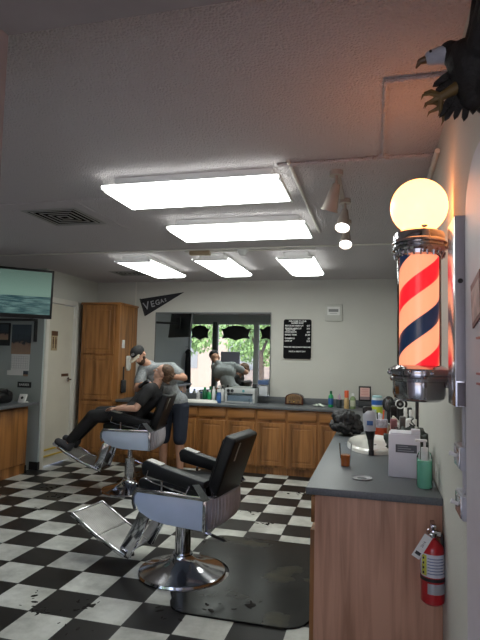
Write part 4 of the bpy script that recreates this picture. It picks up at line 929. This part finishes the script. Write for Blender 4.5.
    for s in (-1, 1):
        MB().prism([(.345+FX, .07+FZ), (.405+FX, .08+FZ), (.42+FX, .14+FZ), (.31, .35), (.27, .44), (.215, .47), (.18, .44), (.22, .32)], XZ(s*.15), -.018, .018, .006).build('footrest_arm', M_CHROME, foot)
    MB().cyl((.42+FX, 0, .11+L+FZ), (.42+FX, 0, .04+L+FZ), .008).cyl((.42+FX, 0, .05+L+FZ), (.42+FX, 0, .03+L+FZ), .014).build('kick_stop', M_DARK, foot)
    return t
RZ = math.radians(168)
make_chair('empty black barber chair with pale blue shell, nearest the camera', (-1.325, 3.64, 0), math.radians(172), 0)
CH2 = (-2.70, 5.58, 0); L2_ = .10
RZ2 = math.radians(188)
make_chair('occupied black barber chair farther back, under the reclined customer', CH2, RZ2, L2_)

# ------------------------------------------------------------------ anti-fatigue mat
pts = []
xa, xb, ya, yb2 = -1.36, -.365, 3.07, 4.46; r = .16
for cx, cy, a0 in ((xb-r, yb2-r, 0), (xa+r, yb2-r, 90)):
    for i in range(7): a = math.radians(a0+15*i); pts.append((cx+r*math.cos(a), cy+r*math.sin(a)))
for i in range(13):
    a = math.radians(88-i*14.2); pts.append((-1.325+.335*math.cos(a), 3.64+.335*math.sin(a)))
pts = [p for p in pts if not (p[0] < xa-.001)]
for cx, cy, a0 in ((xa+.12+r, ya+r, 180), (xb-r, ya+r, 270)):
    for i in range(7): a = math.radians(a0+15*i); pts.append((cx+r*math.cos(a), cy+r*math.sin(a)))
def mat_mat():
    m, nt, b = new_mat('worn_rubber_mat'); b.inputs['Specular IOR Level'].default_value = .12; g = nt.nodes.new('ShaderNodeNewGeometry'); n = nt.nodes.new('ShaderNodeTexNoise'); n.inputs['Scale'].default_value = 2.6; n.inputs['Detail'].default_value = 7
    nt.links.new(g.outputs['Position'], n.inputs['Vector']); r = nt.nodes.new('ShaderNodeValToRGB'); e = r.color_ramp.elements
    e[0].position = .35; e[0].color = (.006, .006, .006, 1); e[1].position = .80; e[1].color = (.09, .08, .045, 1); x = e.new(.58); x.color = (.016, .016, .015, 1)
    nt.links.new(n.outputs['Fac'], r.inputs[0]); nt.links.new(r.outputs[0], b.inputs['Base Color'])
    mr = nt.nodes.new('ShaderNodeMapRange'); mr.inputs['To Min'].default_value = .12; mr.inputs['To Max'].default_value = .38; nt.links.new(n.outputs['Fac'], mr.inputs[0]); nt.links.new(mr.outputs[0], b.inputs['Roughness'])
    bp_ = nt.nodes.new('ShaderNodeBump'); bp_.inputs['Strength'].default_value = .3; bp_.inputs['Distance'].default_value = .01; nt.links.new(n.outputs['Fac'], bp_.inputs['Height']); nt.links.new(bp_.outputs[0], b.inputs['Normal'])
    return m
tag(MB().prism(pts, Matrix(), .0005, .012).build('floor_mat', mat_mat(), smooth=20), 'worn black rubber mat with rounded corners on the floor beside the empty chair', 'mat')
tag(MB().prism(roundrect(1.0, .95, .12), Matrix.Translation((-2.52, 6.28, 0)), .0005, .012).build('floor_mat', mat_mat(), smooth=20), 'dark rubber mat on the floor under the standing barber', 'mat')

# hair clippings: uncountable tufts
hc = MB(); rnd = random.Random(9)
spots = [(-1.72, 2.98, 14), (-2.05, 3.0, 8), (-1.95, 2.85, 10), (-1.62, 2.75, 5), (-1.25, 4.35, 10), (-1.5, 4.5, 12), (-1.2, 5.2, 10), (-.85, 6.1, 10), (-3.3, 5.1, 14), (-3.6, 5.4, 10), (-2.6, 4.8, 10), (-1.0, 4.9, 8), (-.75, 3.25, 10), (-.95, 3.2, 5), (-3.4, 4.2, 5), (-1.2, 3.05, 8), (-3.2, 4.6, 8)]
for (x, y, n) in spots:
    for k in range(n):
        a = rnd.uniform(0, PI); l = rnd.uniform(.008, .03); cx, cy = x+rnd.gauss(0, .05), y+rnd.gauss(0, .05)
        zz = .0135 if (-1.3 < cx < -.37 and 3.07 < cy < 4.46) else .0015
        hc.sph((cx, cy, zz), l, 7, (1, rnd.uniform(.2, .6), .09), Matrix.Rotation(a, 4, 'Z'))
tag(hc.build('hair_clippings', mat('dark_hair_clippings', (.012, .010, .009), .9), origin=False), 'dark hair clippings scattered over the checkered floor', 'hair clippings', kind='stuff')

# ------------------------------------------------------------------ people
def person(name, label, loc):
    return thing(name, label, 'person', loc)
def lerp(a, b, t): return a+(b-a)*t
def hand(mb, wrist, d, palmn, curl=.5, s=1.0):
    """palm and five fingers; d = direction of fingers, palmn = palm normal"""
    d = Vector(d).normalized(); n = Vector(palmn).normalized(); n = (n-d*n.dot(d)).normalized(); sd = d.cross(n)
    w = Vector(wrist); k = w+d*.085*s
    for o in (-.026, -.009, .009, .026): mb.cap(w+sd*o*.6*s, k+sd*o*s, .014*s, .0105*s, 8)
    for o, l in ((-.027, .062), (-.009, .078), (.009, .082), (.026, .070)):
        p0 = k+sd*o*s; p1 = p0+(d+n*curl*.5).normalized()*l*.5*s; p2 = p1+(d+n*curl*1.6).normalized()*l*.45*s
        mb.cap(p0, p1, .009*s, .008*s, 8).cap(p1, p2, .008*s, .0065*s, 8)
    t0 = w+sd*.022*s+d*.02*s; t1 = t0+(sd*.9+d*.6+n*.3).normalized()*.040*s; t2 = t1+(d+sd*.2+n*.4).normalized()*.032*s
    mb.cap(t0, t1, .013*s, .010*s, 8).cap(t1, t2, .0095*s, .0075*s, 8)
def face_head(mb, c, f, up, s=1.0):
    """skull, jaw, nose, ears, brow, lips around centre c; f = facing, up = crown"""
    f = Vector(f).normalized(); up = Vector(up); up = (up-f*up.dot(f)).normalized(); sd = f.cross(up); c = Vector(c)
    B = Matrix((( sd.x, f.x, up.x, 0), (sd.y, f.y, up.y, 0), (sd.z, f.z, up.z, 0), (0, 0, 0, 1)))
    P = lambda x, y, z: c+sd*x*s+f*y*s+up*z*s
    mb.sph(P(0, -.012, .025), .088*s, 24, (.86, 1.08, 1.0), B)
    mb.sph(P(0, .025, -.035), .062*s, 20, (.88, 1.0, 1.05), B)
    mb.cap(P(0, .055, -.082), P(0, .03, -.075), .024*s, .034*s, 12)
    mb.cap(P(0, .088, .010), P(0, .104, -.022), .008*s, .013*s, 10)
    mb.cap(P(-.02, .082, -.052), P(.02, .082, -.052), .0085*s, .0085*s, 8)
    mb.cap(P(-.035, .077, .024), P(.035, .077, .024), .010*s, .010*s, 8)
    for k in (-1, 1): mb.sph(P(k*.078, -.008, -.008), .026*s, 12, (.35, .7, 1.15), B)
    return P, B
def eyes(P, B, s, parent):
    w = MB(); 
    for k in (-1, 1): w.sph(P(k*.030, .0745, .004), .0115*s, 12, (1, .75, .7), B)
    w.build('eyes', M_WHITE, parent, True)
    w = MB()
    for k in (-1, 1): w.sph(P(k*.030, .0825, .004), .005*s, 8)
    w.build('pupils', M_BLACK, parent, True)

# --- customer, reclined in the farther chair; chair-local coordinates -> world
CM = Matrix.Translation(Vector(CH2)) @ Matrix.Rotation(RZ2, 4, 'Z')
cu_ = lambda u, y, z: CM @ Vector((u, y, z))
cust = person('person', 'reclined customer in black T-shirt and black trousers having hair cut', tuple(cu_(0, 0, .77)))
b = MB()
b.cap(cu_(-.05, -.08, .87), cu_(-.05, .08, .87), .10, .10)
b.cap(cu_(-.06, 0, .90), cu_(-.20, 0, 1.06), .115, .12).cap(cu_(-.22, -.10, 1.12), cu_(-.22, .10, 1.12), .085, .085)
b.cap(cu_(-.25, -.15, 1.17), cu_(-.25, .15, 1.17), .055, .055).cap(cu_(-.27, 0, 1.18), cu_(-.31, 0, 1.27), .052, .048)
hc_ = cu_(-.345, 0, 1.335); fdir = (CM.to_3x3() @ Vector((.80, .10, .42))); udir = CM.to_3x3() @ Vector((-.42, 0, .9))
P, B = face_head(b, hc_, fdir, udir, .95)
for s, kn, an in ((1, (.41, .13, .835), (.66, .11, .56)), (-1, (.42, -.12, .85), (.67, -.09, .565))):
    b.cap(cu_(-.02, s*.10, .85), cu_(*kn), .088, .060).cap(cu_(*kn), cu_(*an), .058, .040)
    b.cap(cu_(*an), cu_(an[0]+.03, an[1], an[2]-.085), .04, .038).cap(cu_(an[0]+.03, an[1], an[2]-.09), cu_(an[0]+.14, an[1]+s*.01, an[2]-.035), .040, .032)
for s, el, wr in ((1, (-.135, .285, .955), (.085, .25, .945)), (-1, (-.12, -.28, .955), (.08, -.20, .945))):
    b.cap(cu_(-.25, s*.185, 1.15), cu_(*el), .048, .038).cap(cu_(*el), cu_(*wr), .038, .027)
    hand(b, cu_(*wr), CM.to_3x3() @ Vector((1, -s*.35, -.05)), CM.to_3x3() @ Vector((0, 0, -1)), .55)
remesh(b.build('body', M_SKIN2, cust, True), .0065, 4)
eyes(P, B, .95, cust)
sh_ = MB()
sh_.cap(cu_(-.05, -.09, .90), cu_(-.05, .09, .90), .112, .112).cap(cu_(-.06, 0, .92), cu_(-.20, 0, 1.06), .13, .135).cap(cu_(-.22, -.10, 1.12), cu_(-.22, .10, 1.12), .097, .097)
sh_.cap(cu_(-.25, -.16, 1.165), cu_(-.25, .16, 1.165), .066, .066)
for s, el in ((1, (-.135, .285, .955)), (-1, (-.12, -.28, .955))):
    a_, e_ = cu_(-.25, s*.185, 1.15), cu_(*el); sh_.cap(a_, a_.lerp(e_, .62), .064, .060)
remesh(sh_.build('t_shirt', mat('black_cotton', (.014, .014, .016), .8, bump=.3, bscale=12), cust, True), .008, 6)
pt = MB(); pt.cap(cu_(-.05, -.09, .865), cu_(-.05, .09, .865), .105, .105)
for s, kn, an in ((1, (.41, .13, .835), (.66, .11, .56)), (-1, (.42, -.12, .85), (.67, -.09, .565))):
    pt.cap(cu_(-.02, s*.10, .855), cu_(*kn), .100, .074).cap(cu_(*kn), cu_(*an), .072, .056)
remesh(pt.build('trousers', mat('black_denim', (.010, .010, .012), .8, bump=.3, bscale=14), cust, True), .008, 6)
for s, an in ((1, (.66, .11, .56)), (-1, (.67, -.09, .565))):
    q = MB().cap(cu_(an[0]+.03, an[1], an[2]-.08), cu_(an[0]+.15, an[1]+s*.01, an[2]-.025), .050, .040).cap(cu_(an[0]+.0, an[1], an[2]-.05), cu_(an[0]+.03, an[1], an[2]-.09), .045, .048)
    so = remesh(q.build('shoe', mat('grey_black_shoe', (.03, .03, .035), .6), cust, True), .007, 2)
    MB().prism(roundrect(.25, .085, .04), Matrix.Translation(cu_(an[0]+.105, an[1]+s*.005, an[2]-.112)) @ CM.to_3x3().to_4x4() @ Matrix.Rotation(math.radians(-30), 4, 'Y'), 0, .018).build('sole', mat('white_rubber', (.45, .45, .45), .6), so, True)
hr = MB(); 
hr.sph(P(0, -.035, .045), .093*.95, 24, (.92, 1.0, .92), B).sph(P(0, -.075, .0), .070, 20, (1.0, .85, 1.25), B)
for k in range(26):
    rr2 = random.Random(k); x = rr2.uniform(-.06, .06); z = rr2.uniform(-.07, .08); hr.cap(P(x, -.05, z), P(x*1.25, -.115-rr2.random()*.025, z-.02), .022, .008, 8)
remesh(hr.build('hair', mat('brown_hair', (.10, .052, .026), .6, var=.5, vscale=60, bump=.6, bscale=120), cust, True), .005, 2)

# --- barber, standing behind the chair, leaning over
bar = person('person', 'barber in grey short-sleeved shirt, navy shorts and black cap leaning over the customer', (-2.42, 6.15, .012))
V = lambda *a: Vector(a)
pel = V(-2.42, 6.17, .95); ch = V(-2.56, 6.10, 1.27); nk = V(-2.70, 6.03, 1.43); hcb = V(-2.795, 5.93, 1.525)
b = MB()
b.cap(pel+V(-.075, 0, 0), pel+V(.075, 0, 0), .095, .095).cap(pel, pel.lerp(ch, .55), .115, .115).cap(ch+V(-.07, .0, 0), ch+V(.08, 0, .0), .115, .115)
ls, rs = V(-2.42, 6.06, 1.385), V(-2.77, 6.00, 1.36)
b.cap(ls, rs, .06, .06).cap(nk+V(.04, .01, -.05), hcb+V(.02, .02, -.05), .055, .05)
fd = V(-.02, -.85, -.50); P, B = face_head(b, hcb, fd, V(-.48, -.35, .80), .97)
le, lh = V(-2.205, 5.93, 1.275), V(-2.30, 5.70, 1.30)
re, rh_ = V(-2.77, 5.84, 1.13), V(-2.63, 5.68, 1.20)
for s_, e_, h_, fdv in ((ls, le, lh, V(-.45, -.8, 0)), (rs, re, rh_, V(.8, -.35, .25))):
    b.cap(s_, e_, .052, .040).cap(e_, h_, .040, .027); hand(b, h_, fdv, V(-.6, 0, -.8) if s_ is ls else V(0, .2, -1), .8)
for s, fx_ in ((1, -2.32), (-1, -2.54)):
    k_ = V(fx_, 6.15, .50); an = V(fx_, 6.19, .10)
    b.cap(pel+V(s*.095, 0, -.03), k_, .090, .060).cap(k_, an, .058, .038).cap(an, V(fx_+s*.01, 6.05, .055), .040, .034)
remesh(b.build('body', M_SKIN, bar, True), .0065, 4)
eyes(P, B, .97, bar)
q = MB().cap(pel+V(-.075, 0, .03), pel+V(.075, 0, .03), .108, .108).cap(pel+V(0, 0, .04), pel.lerp(ch, .55), .122, .130).cap(ch+V(-.07, 0, 0), ch+V(.08, 0, 0), .130, .130).cap(ls, rs, .074, .074)
q.cap(nk+V(.05, .02, -.06), nk+V(.0, 0, -.01), .07, .062)
q.cap(ls, ls.lerp(le, .62), .070, .066).cap(rs, rs.lerp(re, .62), .070, .066)
remesh(q.build('shirt', mat('grey_check_cotton', (.27, .29, .30), .85, var=.22, vscale=50, bump=.3, bscale=14), bar, True), .008, 12)
q = MB().cap(pel+V(-.08, 0, -.03), pel+V(.08, 0, -.03), .110, .110)
for s, fx_ in ((1, -2.32), (-1, -2.54)): q.cap(pel+V(s*.095, 0, -.04), V(fx_, 6.15, .52), .106, .085)
remesh(q.build('shorts', mat('navy_cotton', (.016, .022, .04), .85, bump=.3, bscale=14), bar, True), .008, 12)
for s, fx_ in ((1, -2.32), (-1, -2.54)):
    q = MB().cap(V(fx_, 6.20, .062), V(fx_+s*.012, 6.02, .052), .048, .040).cap(V(fx_, 6.20, .065), V(fx_, 6.19, .11), .046, .045)
    so = remesh(q.build('shoe', M_DARK, bar, True), .007, 2)
q = MB().sph(P(0, -.012, .055), .096, 28, (.92, 1.08, .80), B); 
remesh(q.build('cap_crown', mat('black_twill', (.012, .012, .013), .8), bar, True), .005, 2)
q = MB(); q.prism([(.0, .0)]+[(math.cos(a)*.082, .045+math.sin(a)*.088) for a in [PI*i/12 for i in range(0, 13)]], Matrix.Translation(P(0, .045, .045)) @ B @ Matrix.Rotation(math.radians(-14), 4, 'X'), -.004, .004)
q.build('cap_brim', mat('cream_brim', (.52, .46, .36), .7), bar, True)
q = MB(); q.prism(roundrect(.05, .03, .014), Matrix.Translation(P(0, .090, .078)) @ B @ Matrix(((1, 0, 0, 0), (0, 0, 1, 0), (0, -1, 0, 0), (0, 0, 0, 1))) @ Matrix.Rotation(math.radians(25), 4, 'X'), -.004, .004); q.build('cap_badge', mat('grey_badge', (.25, .25, .25), .6), bar, True)
q = MB().sph(P(0, .038, -.066), .052, 20, (1.0, .95, .85), B).cap(P(-.055, .02, -.045), P(.055, .02, -.045), .022, .022)
remesh(q.build('beard', mat('brown_beard', (.055, .028, .015), .8, bump=.6, bscale=150), bar, True), .005, 1)
cl = thing('hair_clipper', "black hair clipper held in the barber's lower hand", 'clipper', (-2.60, 5.60, 1.16))
MB().cap(V(-2.62, 5.60, 1.175), V(-2.52, 5.575, 1.235), .020, .024).build('clipper_body', M_BLACK, cl, True)
MB().box(-.02, .02, -.004, .004, 0, .025, .002, M=Matrix.Translation((-2.51, 5.572, 1.24)) @ Matrix.Rotation(math.radians(60), 4, 'Y')).build('blade', M_CHROME, cl, True)

# ------------------------------------------------------------------ front-of-shop things seen in the mirror
def hanging_sign(cx, w, label):
    x = w/2
    poly = [(-x, .10), (-x*.86, .02), (-x*.80, -.08), (-x*.92, -.17), (-x*.5, -.15), (-x*.2, -.19), (0, -.22), (x*.2, -.19), (x*.5, -.15), (x*.92, -.17), (x*.80, -.08), (x*.86, .02), (x, .10), (x*.72, .10), (x*.5, .165), (0, .19), (-x*.5, .165), (-x*.72, .10)]
    t = thing('window_sign', label, 'sign', (cx, 1.33, 2.0), 0, 'scroll shaped signs hanging in the front windows')
    MB().prism(poly, Matrix.Translation((cx, 1.345, 2.20)) @ flat, 0, .02, .004).build('board', M_BLACK, t, True)
    MB().tube([(cx-x*.5, 1.335, 2.36), (cx-x*.5, 1.335, 2.47)], .003, 6).tube([(cx+x*.5, 1.335, 2.36), (cx+x*.5, 1.335, 2.47)], .003, 6).build('chain', M_BLACK, t, True)
hanging_sign(-4.66, .56, 'dark scroll shaped sign in the leftmost front window, seen in the mirror')
hanging_sign(-3.64, .86, 'widest dark scroll shaped sign in the middle front window, seen in the mirror')
hanging_sign(-2.60, .80, 'dark scroll shaped sign at the right edge of the mirror')
tag(MB().box(-4.05, -3.52, 1.31, 1.33, .98, 1.68, .004).build('window_poster', mat('lilac_poster', (.34, .34, .42), .6)), 'plain lilac-grey poster in the front window, seen in the mirror', 'poster')
ct = thing('hanging_coat', 'long dark coat hanging by the front window, seen in the mirror', 'coat', (-4.90, 1.55, .65))
q = MB().cap(V(-4.90, 1.47, 1.66), V(-4.90, 1.66, 1.64), .05, .05).cap(V(-4.90, 1.56, 1.66), V(-4.90, 1.56, .75), .07, .095).cap(V(-4.90, 1.49, 1.6), V(-4.90, 1.47, 1.05), .045, .035).cap(V(-4.90, 1.64, 1.6), V(-4.90, 1.66, 1.05), .045, .035)
remesh(q.build('coat', mat('dark_wool', (.012, .014, .018), .9), ct, True), .012, 3)
MB().tube([(-4.98, 1.56, 1.78), (-4.90, 1.56, 1.79), (-4.90, 1.56, 1.71)], .006).build('hook', M_CHROME, ct, True)

# outside: pavement, sunlit building, tree
gm = mat('pavement', (.46, .43, .40), .9, var=.1, vscale=2)
struct('ground', MB().box(-30, 25, -24, 1.18, -.30, -.12), gm)
bd = thing('building', 'pale sunlit building across the street, seen in the mirror', 'building', (-6, -12, -.12))
MB().box(-22, 6, -14, -12, -.12, 4.6).build('wall', mat('pale_pink_stucco', (.44, .33, .25), .9, var=.06, vscale=1), bd, True)
MB().box(-22.2, 6.2, -14.2, -11.8, 4.6, 4.9).build('roof', mat('roof_brown', (.3, .22, .16), .8), bd, True)
for i in range(8): MB().box(-20+i*3.1, -18.6+i*3.1, -12.03, -11.98, .9, 2.4).build('window', mat('dark_glass', (.25, .24, .22), .4), bd, True)
def tree(x, y, h, r, label, seed):
    t = thing('tree', label, 'tree', (x, y, -.12)); rnd = random.Random(seed)
    MB().cyl((0, 0, 0), (0, .05, h*.6), .10, .07, 12).cyl((0, .05, h*.55), (.5, .1, h*.95), .06, .03, 8).cyl((0, .05, h*.5), (-.6, -.1, h*.9), .06, .03, 8).build('trunk', mat('bark', (.10, .07, .05), .9), t)
    f = bmesh.new()
    for k in range(2600):
        v = Vector((rnd.gauss(0, 1), rnd.gauss(0, 1), rnd.gauss(0, 1))).normalized()*r*rnd.random()**.4
        c = Vector((v.x*1.2, v.y, h+v.z*.75)); R_ = Euler((rnd.uniform(0, 6), rnd.uniform(0, 6), rnd.uniform(0, 6))).to_matrix(); s = rnd.uniform(.06, .13)
        f.faces.new([f.verts.new(c+R_ @ Vector(p)*s) for p in ((-1, 0, 0), (0, -.5, 0), (1.2, 0, .1), (0, .5, 0))])
    MB()._add(f).build('foliage', mat('leaf_green', (.26, .38, .13), .7, var=.4, vscale=4), t)
tree(-3.9, -3.2, 3.2, 1.40, 'leafy green tree outside the middle front window, seen in the mirror', 1)
tree(-7.4, -4.9, 2.8, 1.5, 'leafy green tree outside the leftmost front window, seen in the mirror', 2)
tree(-5.0, -8.6, 2.4, 1.5, 'leafy green tree farther away by the building, seen in the mirror', 3)

# ------------------------------------------------------------------ light, world, camera
world = bpy.data.worlds.new('World'); bpy.context.scene.world = world; world.use_nodes = True
nt = world.node_tree; bgn = nt.nodes['Background']
bgn.inputs[0].default_value = (.62, .72, 1.0, 1); bgn.inputs[1].default_value = 3.2
sun = bpy.data.lights.new('Sun', 'SUN'); sun.energy = 3.0; sun.angle = .01; sun.color = (1, .93, .82)
so = bpy.data.objects.new('Sun', sun); COL.objects.link(so); so.rotation_euler = Vector((-.35, -.75, -.62)).to_track_quat('-Z', 'Y').to_euler()

p, r, y, f, H = .071, .0234, .2535, 525.6, 1.535
F = Vector((-math.sin(y)*math.cos(p), math.cos(y)*math.cos(p), math.sin(p)))
r0 = Vector((math.cos(y), math.sin(y), 0)); u0 = r0.cross(F)
rr = math.cos(r)*r0+math.sin(r)*u0; uu = -math.sin(r)*r0+math.cos(r)*u0
cam = bpy.data.cameras.new('Camera'); co = bpy.data.objects.new('Camera', cam); COL.objects.link(co)
co.matrix_world = Matrix(((rr.x, uu.x, -F.x, 0), (rr.y, uu.y, -F.y, 0), (rr.z, uu.z, -F.z, H), (0, 0, 0, 1)))
cam.sensor_fit = 'VERTICAL'; cam.sensor_height = 36; cam.sensor_width = 36; cam.lens = f*36/640; cam.clip_start = .05
sc = bpy.context.scene; sc.camera = co
vs = sc.view_settings; vs.view_transform = 'Standard'; vs.look = 'None'; vs.gamma = 1; vs.use_curve_mapping = False; vs.exposure = .8
